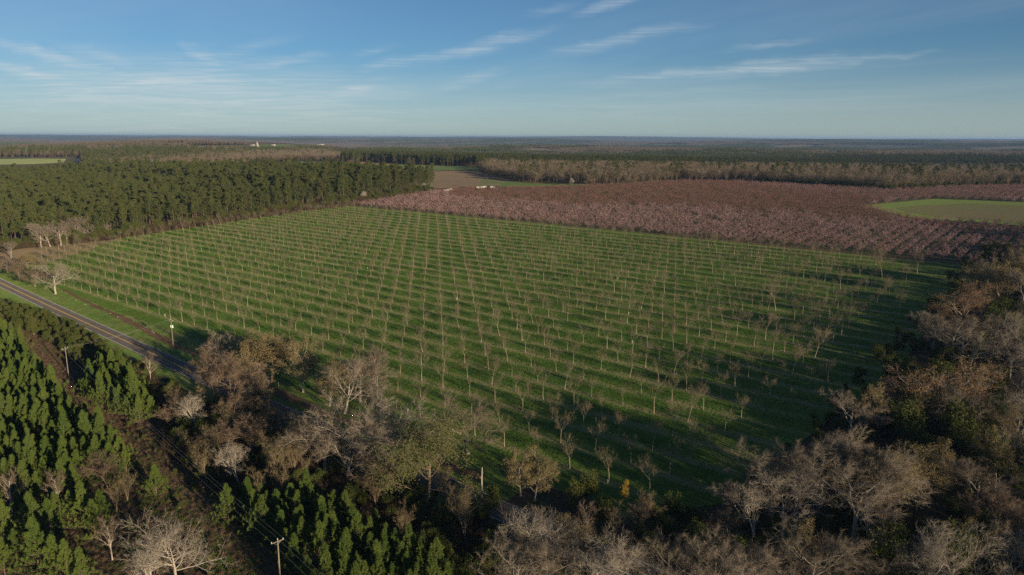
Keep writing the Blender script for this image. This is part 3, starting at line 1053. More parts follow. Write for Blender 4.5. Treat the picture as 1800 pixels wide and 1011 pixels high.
for i in range(3):
    proto('ever%d' % i, shrub(40 + i, (5.0, 7.0, 3.5)[i], (2.2, 2.4, 1.9)[i], (2000, 2400, 1400)[i], .17, (8, 10, 6)[i]), 'bark_brown', 'leaf_green')
    proto('brush%d' % i, brush_clump(50 + i, (2.6, 3.4, 1.6)[i], 70, (1.3, 1.5, 1.2)[i]), 'bark_brown', ['brush', 'brush'])
for i in range(2):
    proto('scrub%d' % i, brush_clump(56 + i, 1.7, 60, 1.4), 'bark_brown', ['scrubby', 'scrubby'])
for i in range(5):
    proto('ypine%d' % i, young_pine(60 + i, (9.0, 8.2, 9.8, 7.0, 8.6)[i], (2.9, 2.7, 2.9, 2.5, 3.1)[i]), 'pine_bark', 'pine_young')
for i in range(5):
    proto('pine%d' % i, tall_pine(70 + i, (22, 21, 23, 20, 22)[i], (.38, .5, .42, .28, .56)[i], (3.7, 3.3, 4.0, 3.8, 3.5)[i]), 'pine_bark', 'pine_old')
for i in range(3):
    proto('peach%d' % i, peach_tree(80 + i, nb=720, size=.11), 'peach_bark', ['peach_bark', 'blossom'])
    proto('peachr%d' % i, peach_tree(84 + i, nb=560, size=.085), 'peach_bark', ['redbud', 'redbud'])
    proto('peachm%d' % i, peach_tree(88 + i, nb=420), 'peach_bark', ['peach_bark', 'blossom_far'])

R_ = lambda n=1: rng.uniform(0, 6.2832, n)
PECK = ['pecan%d' % i for i in range(6)]
PECL = ['broad-forked', 'narrow upright', 'leaning', 'twin-limbed', 'round-headed', 'sparse']


def dist_ok(x, y, r=0):
    """inside the picture, with a margin in pixels"""
    px, py = proj(x, y, TZ(x, y) + 3)
    return (px > -r) & (px < 1800 + r) & (py < 1011 + r)


# ---- the young orchard, row by row
ij = [(i, j) for j in range(-10, 19) for i in range(-36, 13)]
pu_, ps_, pk_, psc_ = [], [], [], []
for i, j in ij:
    u, s = ROWU + i * LU, ROWS + j * LS
    if j == -10 and i < 3 or (i == 12 and j not in (-4, -3, -2, -1, 8)) or (i == -36 and j < 0) or (j < -6 and i < -28 - (j + 9) * 2) or (j > 16 and i > 9):
        continue
    if rng.random() < .045:
        continue
    pu_.append(u + rng.normal() * .22)
    ps_.append(s + rng.normal() * .22)
    pk_.append(rng.integers(0, 6))
    big = 1.0 + .22 * max(0, min(1, (u + 230) / 130))
    psc_.append(np.clip(rng.normal(.97, .17), .45, 1.4) * big)
px_, py_ = XY(np.array(pu_), np.array(ps_))
pk_, psc_ = np.array(pk_), np.array(psc_)
order = np.argsort(np.hypot(px_, py_) / psc_)
near, rest = order[:300], order[300:]
for n_ in near:
    j = int(round((ps_[n_] - ROWS) / LS))
    where = 'in the orchard row beside the road' if j <= -9 else ('in the orchard beside the shaded woodland edge' if pu_[n_] > -100 else 'among the orchard rows on green grass')
    big = 'large' if psc_[n_] > 1.12 else ('small' if psc_[n_] < .85 else 'young')
    plant('orchard_tree', PECK[pk_[n_]], px_[n_], py_[n_], psc_[n_], float(R_()[0]), '%s leafless %s tree with pale trunk %s' % (big, PECL[pk_[n_]], where), 'orchard tree', 'leafless trees in the orchard rows')
scatter('orchard_trees', PECK, px_[rest], py_[rest], pk_[rest], psc_[rest], R_(len(rest)), 'far rows of leafless young orchard trees on grass', 'orchard')

# white guards on replanted spots
for k, p in enumerate([(1086, 491), (1127, 543), (1105, 553), (290, 557), (646, 473), (670, 466), (1111, 604), (717, 724), (1335, 453), (803, 527), (1068, 850)]):
    x, y, z = hit(*p)
    g = Geo()
    a = np.arange(9) * 2 * np.pi / 8
    tube(g, [[0, 0, -.05], [0.02, 0, .6], [.03, .01, 1.25]], [.11, .10, .12], 8)
    tube(g, [[.03, .01, 1.25], [.03, .01, .7]], [.09, .08], 8)
    o = obj('tree_guard', g.mesh('tree_guard', M['white']), None, (x, y, z))
    o.scale = (1.0, 1.0, .8 if k % 3 else 1.0)
    o.data.materials[0] = M['guard']
    tag(o, 'short white tube guarding a replanted sapling in the orchard grass', 'tree guard', 'white tree guards')
    g2 = Geo()
    tube(g2, [[.2, 0, -.1], [.2, 0, 1.1]], [.025, .02], 5, 0, True)
    obj('stake', g2.mesh('stake', M['pole']), o)

# ---- peach orchard in bloom: rows across the slope
RED = [(760, 334), (870, 331), (940, 330), (1100, 325), (1200, 318), (1290, 323), (1400, 335), (1500, 345), (1560, 352), (1518, 362), (1575, 378), (1640, 391), (1800, 409), (1950, 425), (1950, 431), (1800, 414), (1640, 399), (1500, 389), (1350, 375), (1150, 365), (1000, 362), (900, 355), (800, 346)]
gu, gs = np.meshgrid(np.arange(-625, 640, 7.3), np.arange(463, 1250, 4.9), indexing='ij')
gu = gu.ravel() + rng.normal(size=gu.size) * .35
gs = gs.ravel() + rng.normal(size=gs.size) * .35
gx, gy = XY(gu, gs)
k = inpoly(gx, gy, peach_xy) & ~inpoly(gx, gy, meadow_xy) & dist_ok(gx, gy, 60) & (rng.random(gx.size) > .04)
gx, gy = gx[k], gy[k]
qx, qy = proj(gx, gy, TZ(gx, gy))
red = inpoly(qx, qy + rng.normal(size=qx.size) * (1.0 + np.clip((qy - 340) * .09, 0, 4)), RED)
mauve = (~red) & (((qy < 352) & (qx > 1000)) | (rng.random(qx.size) < .12))
d_ = np.hypot(gx, gy)
kind = np.where(red, 3, np.where(mauve, 6, 0)) + rng.integers(0, 3, gx.size)
PK = ['peach0', 'peach1', 'peach2', 'peachr0', 'peachr1', 'peachr2', 'peachm0', 'peachm1', 'peachm2']
scl = np.clip(rng.normal(1.06, .13, gx.size), .6, 1.4)
order = np.argsort(d_)
near, rest = order[:300], order[300:]
for n_ in near:
    side = 'at the wooded end of the blossoming orchard' if qx[n_] > 1500 else 'in the near rows of the blossoming orchard'
    look = ('low spreading tree full of pink blossom', 'open-centred pink blossoming tree', 'rounded pink blossoming tree')[kind[n_] % 3] if kind[n_] < 3 else ('low orchard tree with reddish buds' if kind[n_] < 6 else 'dull mauve blossoming tree')
    plant('peach_tree', PK[kind[n_]], gx[n_], gy[n_], scl[n_], float(R_()[0]), look + ' ' + side, 'fruit tree', 'pink trees in the blossoming orchard')
scatter('peach_trees', PK, gx[rest], gy[rest], kind[rest], scl[rest], R_(len(rest)), 'mass of pink and reddish fruit trees in rows beyond the grass orchard', 'orchard')

# ---- pine plantation on the far left
FPIX = [(604, 360), (645, 354), (700, 345), (757, 337), (762, 332), (700, 324), (600, 319), (500, 316), (430, 314), (300, 313), (150, 315), (0, 318), (-150, 321), (-150, 470), (-20, 440), (60, 432), (180, 421), (300, 402), (420, 385), (520, 370)]
forest_xy = pxpoly(FPIX)
gu, gs = np.meshgrid(np.arange(-2600, -560, 6.2), np.arange(150, 1400, 6.2), indexing='ij')
gu = gu.ravel() + rng.normal(size=gu.size) * 1.5
gs = gs.ravel() + rng.normal(size=gs.size) * 1.5
gx, gy = XY(gu, gs)
k = inpoly(gx, gy, forest_xy) & dist_ok(gx, gy, 90) & (rng.random(gx.size) > .12)
gx, gy, gu = gx[k], gy[k], gu[k]
kk = rng.integers(0, 5, gx.size)
scl = np.clip(rng.normal(1.0, .15, gx.size), .55, 1.3) * np.where(US(gx, gy)[1] > 440, 1.08, .92)
fx = np.array(forest_xy)
# front rank = nearest to the orchard edge
order = np.argsort(-(gu + .0 * gs[k]) + .12 * np.abs(US(gx, gy)[1] - 300))
near, rest = order[:300], order[300:]
PN = ['pine%d' % i for i in range(5)]
PL = ['dense-crowned', 'thin-crowned', 'broad-crowned', 'low-branched', 'long-trunked']
for n_ in near:
    where = 'at the corner of the plantation by the blossoming orchard' if US(gx[n_], gy[n_])[1] > 450 else 'at the front edge of the pine plantation behind the orchard'
    plant('pine_tree', PN[kk[n_]], gx[n_], gy[n_], scl[n_], float(R_()[0]), 'tall %s pine %s' % (PL[kk[n_]], where), 'pine tree', 'pines along the plantation edge')
scatter('pine_plantation', PN, gx[rest], gy[rest], kk[rest], scl[rest], R_(len(rest)), 'dense dark green pine plantation behind the orchard', 'pine wood')

# brush along the foot of the plantation
n = 2200
t = rng.uniform(0, 1, n)
ex = np.array(pxpoly([(755, 339), (700, 347), (645, 356), (604, 362), (520, 372), (420, 387), (300, 404), (180, 423), (60, 434), (-40, 445)]))
cum = np.concatenate([[0], np.cumsum(np.linalg.norm(np.diff(ex, axis=0), axis=1))])
bx = np.interp(t * cum[-1], cum, ex[:, 0]) + rng.normal(size=n) * 3.0 - 2.5
by = np.interp(t * cum[-1], cum, ex[:, 1]) + rng.normal(size=n) * 3.0
scatter('edge_brush', ['brush0', 'brush1', 'ever2', 'ever0'], bx, by, rng.choice(4, n, p=[.5, .3, .12, .08]), rng.uniform(.8, 2.1, n), R_(n), 'brown brush along the foot of the pine plantation', 'brush')

# ---- single trees, from the pixel where the trunk meets the ground: (px, py, kind, height m, label)
KH = {'grey0': 17, 'grey1': 17, 'grey2': 17, 'white0': 17, 'white1': 15, 'white2': 16, 'brown0': 14, 'brown1': 14, 'slim0': 11, 'slim1': 11, 'rust0': 19, 'tan0': 14, 'olive0': 19, 'oliv1': 12, 'yellow0': 6, 'cream0': 8}
TREES = [
    (98, 517, 'white0', 17, 'pale bare tree alone where the road verge meets the orchard', 0),
    (62, 505, 'brown0', 12, 'brown bare tree in the roadside clump beside the pale tree', 1), (36, 494, 'brown1', 12.5, 'bushy brown bare tree in the roadside clump at the orchard corner', 1),
    (14, 480, 'grey2', 12, 'greyish bare tree at the back of the roadside clump', 1), (48, 472, 'tan0', 10, 'tan twiggy tree behind the roadside clump', 0), (-12, 488, 'brown0', 13, 'brown bare tree in the roadside clump beside the pale tree', 1), (80, 498, 'brown1', 8.5, 'low brown bare tree right behind the pale tree', 0),
    (20, 455, 'grey1', 12, 'grey bare tree between the roadside clump and the pines', 0), (-8, 450, 'tan0', 11, 'tan tree between the roadside clump and the pines', 0),
    (73, 435, 'grey1', 18, 'tall grey bare tree at the plantation foot by the dirt path', 2), (89, 434, 'grey2', 18.5, 'tall twin-stemmed bare tree at the plantation foot by the dirt path', 0), (107, 432, 'grey1', 18, 'tall grey bare tree at the plantation foot by the dirt path', 2), (118, 430, 'slim0', 16, 'slender bare tree at the plantation foot by the dirt path', 0), (134, 428, 'grey1', 20, 'tallest grey bare tree at the plantation foot by the dirt path', 0),
    (152, 424, 'grey0', 13, 'bare grey tree between the tall bare trees and the pines', 0), (181, 420, 'grey0', 12, 'spreading bare tree before the pines at the orchard edge', 0),
    (640, 355, 'cream0', 10, 'cream blossoming tree at the plantation corner above the pink orchard', 3), (745, 337, 'cream0', 9, 'cream blossoming tree at the plantation corner above the pink orchard', 3), (1005, 327, 'cream0', 9, 'cream blossoming tree standing before the bare woods', 0),
    (265, 672, 'slim0', 10, 'slender pale-stemmed tree beside the road and the small pines', 0),
    (398, 640, 'grey2', 12, 'grey bare tree at the field edge beside the road bend', 0), (375, 640, 'brown0', 9, 'low brown tree under the grey roadside tree', 0), (428, 648, 'oliv1', 11, 'olive twiggy tree by the roadside tan trees', 0),
    (376, 702, 'brown1', 15, 'large round brown bare tree beside the road', 4), (408, 708, 'brown0', 15, 'large round brown bare tree beside the road', 4), (430, 700, 'brown1', 11, 'smaller brown bare tree beside the large round ones', 0),
    (348, 757, 'white1', 12, 'white-limbed bare tree over the dark roadside thicket', 0), (322, 748, 'brown1', 10, 'brown tree beside the white-limbed roadside tree', 0), (300, 752, 'brown0', 8, 'low reddish brown tree at the edge of the roadside thicket', 0), (420, 757, 'brown0', 11, 'brown bare tree over green shrubs in the roadside thicket', 0),
    (455, 667, 'tan0', 14.5, 'tan-leaved tree on the road bank beside the orchard', 5), (478, 671, 'tan0', 15, 'tan-leaved tree on the road bank beside the orchard', 5), (462, 712, 'brown1', 9, 'low brown tree on the camera side of the road by the bank', 0),
    (533, 690, 'oliv1', 15, 'dark twiggy tree with pale foot on the road bank', 0),
    (607, 727, 'grey2', 16, 'leaning pale-limbed tree on the road bank before the orchard', 0), (580, 715, 'oliv1', 13, 'ivy-green twiggy tree beside the leaning pale tree', 0), (655, 700, 'grey1', 14, 'grey bare tree at the orchard edge behind the leaning tree', 6), (634, 706, 'grey1', 13, 'grey bare tree at the orchard edge behind the leaning tree', 6), (664, 712, 'slim0', 12, 'slender bare tree at the orchard edge behind the leaning tree', 0),
    (822, 798, 'grey2', 16, 'bare tree with reddish trunk between the road and the orchard', 0),
    (640, 838, 'grey0', 18, 'great grey tree overhanging the road', 7), (690, 832, 'white0', 17, 'great pale-limbed tree overhanging the road', 0), (608, 855, 'grey2', 16, 'grey many-stemmed tree in the thicket below the road', 0), (572, 832, 'grey0', 15, 'grey spreading tree in the thicket below the road', 0), (545, 806, 'brown0', 9.5, 'brown tree in the thicket below the road', 8), (510, 800, 'brown1', 9, 'brown tree in the thicket below the road', 8), (660, 870, 'brown0', 11, 'low brown tree under the great grey tree', 0),
    (480, 775, 'brown0', 9, 'brown tree in the thicket below the road', 8), (420, 852, 'white1', 11, 'white-limbed tree in the brown thicket by the cleared strip', 0), (365, 850, 'slim1', 10, 'leaning multi-stemmed tree beside the cleared strip', 0), (470, 838, 'slim1', 11, 'clump of slender stems above the young pines', 9), (492, 842, 'slim1', 10, 'clump of slender stems above the young pines', 9), (445, 800, 'brown1', 10, 'brown tree in the middle of the roadside thicket', 0), (390, 800, 'brown0', 9, 'brown tree behind the white-limbed thicket tree', 0), (335, 820, 'slim1', 8, 'low stems at the edge of the cleared strip', 0),
    (752, 892, 'olive0', 19.5, 'large olive-leaved evergreen oak beside the road', 0),
    (915, 872, 'oliv1', 12.5, 'yellowish twiggy tree between the road and the orchard', 10), (940, 880, 'oliv1', 11, 'yellowish twiggy tree between the road and the orchard', 10),
    (935, 1003, 'white2', 17, 'large pale bare tree with a fan-shaped crown below the orchard', 0), (895, 1050, 'grey2', 14, 'many-limbed grey tree under the fan-crowned one', 0), (965, 1040, 'grey0', 13, 'grey tree beside the fan-crowned one', 0),
    (1030, 965, 'slim0', 11, 'slender green-stemmed tree beside the fan-crowned pale tree', 0), (1020, 1000, 'oliv1', 11, 'olive twiggy tree in the wood below the orchard', 0),
    (1110, 1062, 'white2', 15, 'wide pale bare tree in the wood below the orchard', 0), (1060, 1075, 'white0', 13, 'pale-limbed tree beside the wide grey tree', 0), (1170, 1050, 'grey2', 14, 'wide grey bare tree in the wood below the orchard', 0), (1080, 950, 'slim1', 9, 'brown stems before the yellow tree', 12), (1140, 930, 'slim1', 9, 'brown stems at the bottom edge of the orchard', 12), (1125, 940, 'brown1', 8, 'brown bushy tree at the bottom edge of the orchard', 0),
    (1097, 892, 'yellow0', 6.5, 'narrow bright yellow tree at the bottom edge of the orchard', 0), (1240, 1000, 'yellow0', 5, 'small yellow tree among the grey wood', 0),
    (1245, 1055, 'grey2', 14, 'grey tree in the wood below the orchard corner', 13), (1300, 1060, 'grey0', 13, 'grey tree in the wood below the orchard corner', 13), (1325, 945, 'white1', 12, 'small pale tree in the dark gap below the orchard corner', 0), (1300, 925, 'grey1', 10, 'small grey tree at the orchard corner', 0), (1270, 960, 'brown0', 8, 'low brown tree in the dark gap below the orchard corner', 0),
    (1355, 905, 'grey0', 17, 'large grey tree at the orchard corner', 14), (1400, 908, 'grey2', 17, 'large grey tree at the orchard corner', 14), (1440, 892, 'grey1', 17, 'large upright grey tree at the orchard corner', 0), (1375, 940, 'white0', 15, 'white-limbed tree at the orchard corner', 0),
    (1500, 945, 'grey0', 20, 'broadest round grey tree in the right-hand wood', 0), (1550, 925, 'tan0', 17, 'tan-tinged crowned tree beside the broadest grey tree', 0), (1560, 905, 'grey1', 16, 'upright grey tree behind the broadest grey tree', 0), (1520, 965, 'slim0', 13, 'slender tree before the broadest grey tree', 0),
    (1425, 1048, 'grey0', 14, 'spiky grey tree in the near wood', 0), (1395, 1010, 'oliv1', 11, 'olive twiggy tree in the near wood', 0), (1620, 1050, 'white1', 15, 'leaning white-stemmed tree in the near wood', 0), (1665, 1060, 'white0', 14, 'white-stemmed spreading tree in the near wood', 0), (1540, 1050, 'grey2', 12, 'dark grey tree in the near wood', 0),
    (1715, 905, 'grey1', 12, 'grey tree beside the small clearing', 0), (1745, 940, 'brown0', 11, 'brown tree beside the small clearing', 0), (1765, 1030, 'white1', 12, 'pale forked tree in the near wood', 0), (1800, 1000, 'brown0', 13, 'brown tree in the near wood', 0), (1720, 1010, 'oliv1', 11, 'olive tree in the near wood', 0),
    (1700, 590, 'rust0', 20, 'rust-leaved oak on the woodland edge above the grey tree', 0), (1668, 640, 'grey0', 17, 'round grey tree in front of the rust-leaved oak', 0), (1640, 618, 'grey1', 14, 'grey tree on the woodland edge beside the rust-leaved oak', 0), (1705, 650, 'white0', 14, 'pale-limbed tree in front of the rust-leaved oak', 0),
    (1655, 762, 'rust0', 21, 'broad rust-leaved oak jutting from the wood towards the orchard', 0), (1700, 770, 'grey0', 16, 'grey tree beside the broad rust-leaved oak', 0), (1625, 770, 'oliv1', 13, 'olive twiggy tree at the foot of the broad rust oak', 0),
    (1520, 762, 'oliv1', 14, 'tan twiggy tree on the orchard edge before the rust oak', 0), (1495, 772, 'grey1', 13, 'grey tree on the orchard edge before the rust oak', 0), (1555, 745, 'slim0', 11, 'slender pale tree on the orchard edge before the rust oak', 0), (1585, 760, 'white1', 9, 'broken white-limbed tree below the rust oak', 0),
    (1710, 500, 'slim0', 11, 'slender bare tree at the far corner of the orchard', 0), (1755, 535, 'tan0', 19, 'olive tan crowned tree at the far corner of the orchard', 15), (1800, 520, 'tan0', 18, 'olive tan crowned tree at the far corner of the orchard', 15), (1735, 505, 'grey0', 14, 'dark grey tree at the far corner of the orchard', 0), (1690, 500, 'grey2', 10, 'low grey tree at the far corner of the orchard', 0), (1780, 480, 'oliv1', 13, 'olive tree at the far corner of the orchard', 0),
    (1792, 642, 'white0', 17, 'white-limbed tree deep in the right-hand wood', 16), (1785, 790, 'white1', 15, 'white-forked tree deep in the right-hand wood', 0), (1810, 700, 'white0', 15, 'white-limbed tree deep in the right-hand wood', 16), (1770, 800, 'slim1', 14, 'brown stems in the right-hand wood', 0), (1750, 860, 'oliv1', 13, 'olive twiggy tree in the right-hand wood', 0), (1620, 880, 'tan0', 13, 'tan tree in the middle of the right-hand wood', 0), (1665, 860, 'oliv1', 11, 'olive tree in the middle of the right-hand wood', 0),
    (105, 897, 'slim0', 10, 'pale fan-shaped bare tree among the young pines', 17), (198, 985, 'slim0', 10, 'pale fan-shaped bare tree before the young pines', 0), (190, 860, 'brown1', 10, 'brown bare tree at the edge of the young pines', 0), (22, 905, 'slim0', 11, 'pale fan-shaped bare tree among the young pines', 17), (310, 1018, 'white2', 15, 'broad white-limbed bare tree beside the cleared strip', 0), (265, 1030, 'white1', 10, 'low white-limbed tree behind the broad one', 0), (205, 900, 'slim1', 8, 'thin brown stems in the shaded gap between pines', 18), (225, 880, 'slim1', 8, 'thin brown stems in the shaded gap between pines', 18),
]
GR = {0: None, 1: 'brown trees of the roadside clump', 2: 'tall bare trees by the dirt path', 3: 'cream blossoming trees', 4: 'round brown roadside trees', 5: 'tan trees on the road bank', 6: 'grey trees behind the leaning tree', 7: None, 8: 'brown thicket trees', 9: 'slender stems above the young pines', 10: 'yellowish trees by the orchard', 11: 'wide grey trees of the lower wood', 12: 'brown stems by the orchard', 13: 'grey trees below the corner', 14: 'grey trees at the corner', 15: 'olive tan trees at the far corner', 16: 'white-limbed trees of the right wood', 17: 'fan-shaped trees among the pines', 18: 'thin stems between pines'}
taken = []
for (px, py, kd, h, lab, g_) in TREES:
    x, y, z = hit(px, py)
    f = h / KH[kd]
    wd = {'grey0': 1.3, 'grey1': 1.3, 'grey2': 1.25, 'rust0': 1.3, 'tan0': 1.25, 'olive0': 1.0, 'white0': 1.2, 'brown0': 1.2, 'brown1': 1.2, 'yellow0': .7}.get(kd, 1.0)
    hh_ = f * rng.uniform(.97, 1.05) * (1.12 if 370 < px < 830 and 590 < py < 900 else 1.0)
    plant('flowering_tree' if kd == 'cream0' else 'oak_tree' if kd in ('rust0', 'olive0') else 'bare_tree' if kd not in ('tan0', 'yellow0') else 'leafy_tree', kd, x, y, hh_ * wd, float(R_()[0]), lab, 'tree', GR[g_], .1, hh_)
    taken.append((x, y))
taken = np.array(taken)


# ---- young pine stands
def fill(poly_px, step, jit, seed):
    r = np.random.default_rng(seed)
    xy = pxpoly(poly_px)
    a = np.array(xy)
    u, s = US(a[:, 0], a[:, 1])
    gu, gs = np.meshgrid(np.arange(u.min(), u.max(), step), np.arange(s.min(), s.max(), step), indexing='ij')
    gu = gu.ravel() + r.normal(size=gu.size) * jit
    gs = gs.ravel() + r.normal(size=gs.size) * jit
    x, y = XY(gu, gs)
    k = inpoly(x, y, xy)
    return x[k], y[k]


YP = ['ypine%d' % i for i in range(5)]
YL = ['dense', 'slender', 'tall', 'small', 'broad']
ypc = []
for nm, poly, stp in (('in the dense stand left of the cleared strip', [(-60, 585), (30, 600), (60, 662), (105, 718), (165, 768), (230, 818), (222, 850), (160, 862), (130, 900), (60, 885), (-60, 885)], 3.45),
                      ('in the small clump between the cleared strip and the road', [(146, 690), (180, 645), (225, 672), (270, 735), (258, 752), (215, 735), (160, 712)], 3.2),
                      ('in the stand right of the cleared strip below the thicket', [(425, 905), (470, 912), (535, 905), (565, 930), (620, 935), (655, 950), (720, 990), (770, 1030), (820, 1075), (640, 1085), (520, 1075), (505, 1010), (455, 955)], 3.35)):
    x, y = fill(poly, stp, .55, 5)
    for a_, b_ in zip(x, y):
        if rng.random() < .05 or not dist_ok(a_, b_, 35):
            continue
        if len(taken) and np.min(np.hypot(taken[:, 0] - a_, taken[:, 1] - b_)) < 1.6:
            continue
        ypc.append((a_, b_, nm))
ypc.sort(key=lambda c: math.hypot(c[0], c[1]))
for a_, b_, nm in ypc[:275]:
    q = int(rng.integers(0, 5))
    sf = float(np.clip(rng.normal(.98, .16), .55, 1.35))
    look = 'bushy' if sf < .85 else ('full-grown' if sf > 1.12 else 'young')
    plant('young_pine', YP[q], a_, b_, sf, float(R_()[0]), '%s %s green pine %s' % (look, YL[q], nm), 'pine tree', 'young pines ' + nm)
if len(ypc) > 275:
    r_x, r_y = np.array([c[0] for c in ypc[275:]]), np.array([c[1] for c in ypc[275:]])
    scatter('young_pine_stand', YP, r_x, r_y, rng.integers(0, 5, len(r_x)), np.clip(rng.normal(.98, .16, len(r_x)), .55, 1.35), R_(len(r_x)), 'far end of the dense young pine stand', 'pine wood')
LONE = [(275, 872, 1.05), (100, 915, .9), (90, 940, 1.1), (60, 950, 1.2), (150, 930, 1.1), (168, 948, 1.0), (12, 955, 1.15), (70, 1015, 1.25), (100, 1025, 1.1), (122, 1035, 1.0), (10, 1015, .9), (148, 1040, .9), (40, 925, .9), (402, 918, 1.05), (860, 1008, .9), (765, 962, .45), (125, 905, .8), (180, 918, .9), (-10, 1000, 1.1), (30, 985, .8)]
for (px, py, sf) in LONE:
    x, y, z = hit(px, py)
    q = int(rng.integers(0, 5))
    lab = {275: 'lone young pine on the edge of the cleared strip', 402: 'lone young pine between the cleared strip and the thicket', 860: 'lone young pine under the fan-crowned pale tree', 765: 'tiny young pine in the dark gap by the pine stand'}.get(px, '%s young pine in the open ground below the dense stand' % YL[q])
    plant('young_pine', YP[q], x, y, sf, float(R_()[0]), lab, 'pine tree', None if px in (275, 402, 860, 765) else 'young pines scattered over open ground')

# ---- evergreen shrubs one can tell apart
SHR = [(205, 655, 'ever0', 1.3), (60, 590, 'ever1', 1.2), (35, 585, 'ever0', 1.3), (85, 600, 'ever2', 1.2), (125, 615, 'ever1', .9), (140, 625, 'ever0', .9), (385, 760, 'ever1', .9), (405, 765, 'ever0', 1.1), (430, 775, 'ever1', .9), (355, 775, 'ever0', 1.2), (330, 770, 'ever2', 1.3),
       (1012, 895, 'ever1', 1.0), (1035, 888, 'ever1', 1.15), (1180, 920, 'ever1', 1.0), (1210, 930, 'ever0', 1.1), (1160, 945, 'ever0', 1.0), (1060, 905, 'ever2', 1.2), (1205, 970, 'ever0', 1.0), (1600, 800, 'ever1', 1.1), (1630, 825, 'ever1', 1.2), (1680, 800, 'ever1', 1.3), (1700, 820, 'ever0', 1.5), (1735, 790, 'ever1', 1.2), (1590, 830, 'ever0', 1.4), (1690, 770, 'ever0', 1.3), (1520, 790, 'ever0', 1.1), (1475, 765, 'ever2', 1.3), (870, 890, 'ever2', 1.3), (850, 925, 'ever0', 1.0), (1610, 700, 'ever0', 1.0), (752, 338, 'ever0', 1.6), (760, 338, 'ever2', 1.6), (735, 339, 'ever0', 1.4)]
for zone, st_ in (([(1560, 790), (1610, 700), (1790, 690), (1800, 850), (1700, 850), (1640, 870), (1580, 830)], 7.0), ([(1480, 985), (1640, 960), (1700, 1000), (1680, 1050), (1480, 1050)], 7.0), ([(985, 905), (1150, 915), (1280, 935), (1300, 985), (1180, 985), (1050, 960)], 6.0), ([(1600, 660), (1740, 640), (1800, 640), (1800, 560), (1740, 580)], 8.0)):
    xs_, ys_ = fill(zone, st_, 1.6, 31)
    for a_, b_ in zip(xs_, ys_):
        q1, q2 = proj(a_, b_, TZ(a_, b_))
        SHR.append((float(q1), float(q2), ('ever0', 'ever1', 'ever1', 'ever2')[int(rng.integers(0, 4))], float(rng.uniform(1.2, 1.9) if q1 > 1400 else rng.uniform(.6, 1.05))))
for (px, py, kd, sf) in SHR:
    x, y, z = hit(px, py)
    where = 'by the pine plantation corner' if py < 400 else 'beside the cleared strip and road' if px < 450 else 'in the shade of the right-hand wood' if px > 1400 else 'at the bottom edge of the orchard'
    plant('evergreen_shrub', kd, x, y, sf, float(R_()[0]), '%s evergreen shrub %s' % ({'ever0': 'rounded', 'ever1': 'tall', 'ever2': 'low'}[kd], where), 'shrub', 'evergreen shrubs')


# ---- undergrowth masses
def mass(name, x, y, keys, p, lo, hi, label, cat='undergrowth'):
    n = len(x)
    scatter(name, keys, x, y, rng.choice(len(keys), n, p=p), rng.uniform(lo, hi, n), R_(n), label, cat)


def us_fill(u0, u1, s0, s1, n):
    return XY(rng.uniform(u0, u1, n), rng.uniform(s0, s1, n))


x, y = us_fill(-58, 260, 100, 520, 4700)
k = dist_ok(x, y, 120)
x, y = x[k], y[k]
mass('wood_undergrowth', x, y, ['brush0', 'brush1', 'ever2', 'ever0', 'slim1'], [.20, .05, .42, .32, .01], .45, 1.15, 'tangled brown and green undergrowth of the right-hand wood')
x, y = us_fill(-108, 260, 30, 112, 2600)
k = dist_ok(x, y, 120) & (US(x, y)[1] < ROADS(US(x, y)[0]) - 7)
x, y = x[k], y[k]
mass('thicket_undergrowth', x, y, ['brush0', 'brush1', 'ever2', 'ever0', 'slim1'], [.20, .05, .44, .30, .01], .4, 1.0, 'tangled brown and green undergrowth below the orchard')
x, y = fill([(300, 745), (350, 715), (440, 705), (560, 770), (640, 800), (760, 870), (850, 900), (860, 1030), (780, 985), (660, 935), (560, 905), (440, 890), (400, 870), (330, 830), (290, 790)], 1.9, .7, 9)
mass('roadside_undergrowth', x, y, ['brush0', 'brush1', 'ever2', 'ever0', 'slim1'], [.50, .26, .13, .07, .04], .4, 1.05, 'tangled brown undergrowth between the road and the young pines')
x, y = fill([(20, 565), (75, 590), (130, 640), (165, 700), (225, 770), (330, 850), (430, 930), (520, 1005), (560, 1050), (400, 1080), (150, 1090), (-60, 1090), (-60, 890), (60, 890), (130, 905), (160, 870), (225, 850), (235, 815), (170, 765), (110, 715), (62, 655), (30, 600)], 1.5, .6, 10)
mass('strip_scrub', x, y, ['scrub0', 'scrub1', 'ever2'], [.6, .37, .03], .18, .5, 'low brown scrub and weeds on the cleared strip', 'scrub')
x, y = fill([(120, 625), (200, 620), (330, 690), (330, 740), (270, 740), (230, 680)], 2.0, .7, 12)
mass('road_brush', x, y, ['brush0', 'brush2', 'ever2'], [.5, .35, .15], .4, 1.0, 'brown brush between the road and the small pines')
x, y = fill([(165, 700), (215, 715), (300, 745), (290, 790), (330, 830), (400, 870), (440, 890), (430, 930), (330, 850), (225, 770)], 1.7, .6, 13)
mass('strip_edge_brush', x, y, ['scrub0', 'scrub1', 'ever2', 'brush0'], [.45, .4, .07, .08], .2, .6, 'brown brush on the shaded side of the cleared strip', 'brush')
x, y = fill([(-60, 520), (60, 543), (120, 570), (185, 604), (232, 662), (130, 640), (75, 590), (20, 565), (-60, 562)], 1.9, .7, 14)
mass('corner_brush', x, y, ['brush0', 'scrub0', 'ever2', 'ever0'], [.2, .4, .25, .15], .3, .9, 'dark brush between the road and the dense young pines', 'brush')
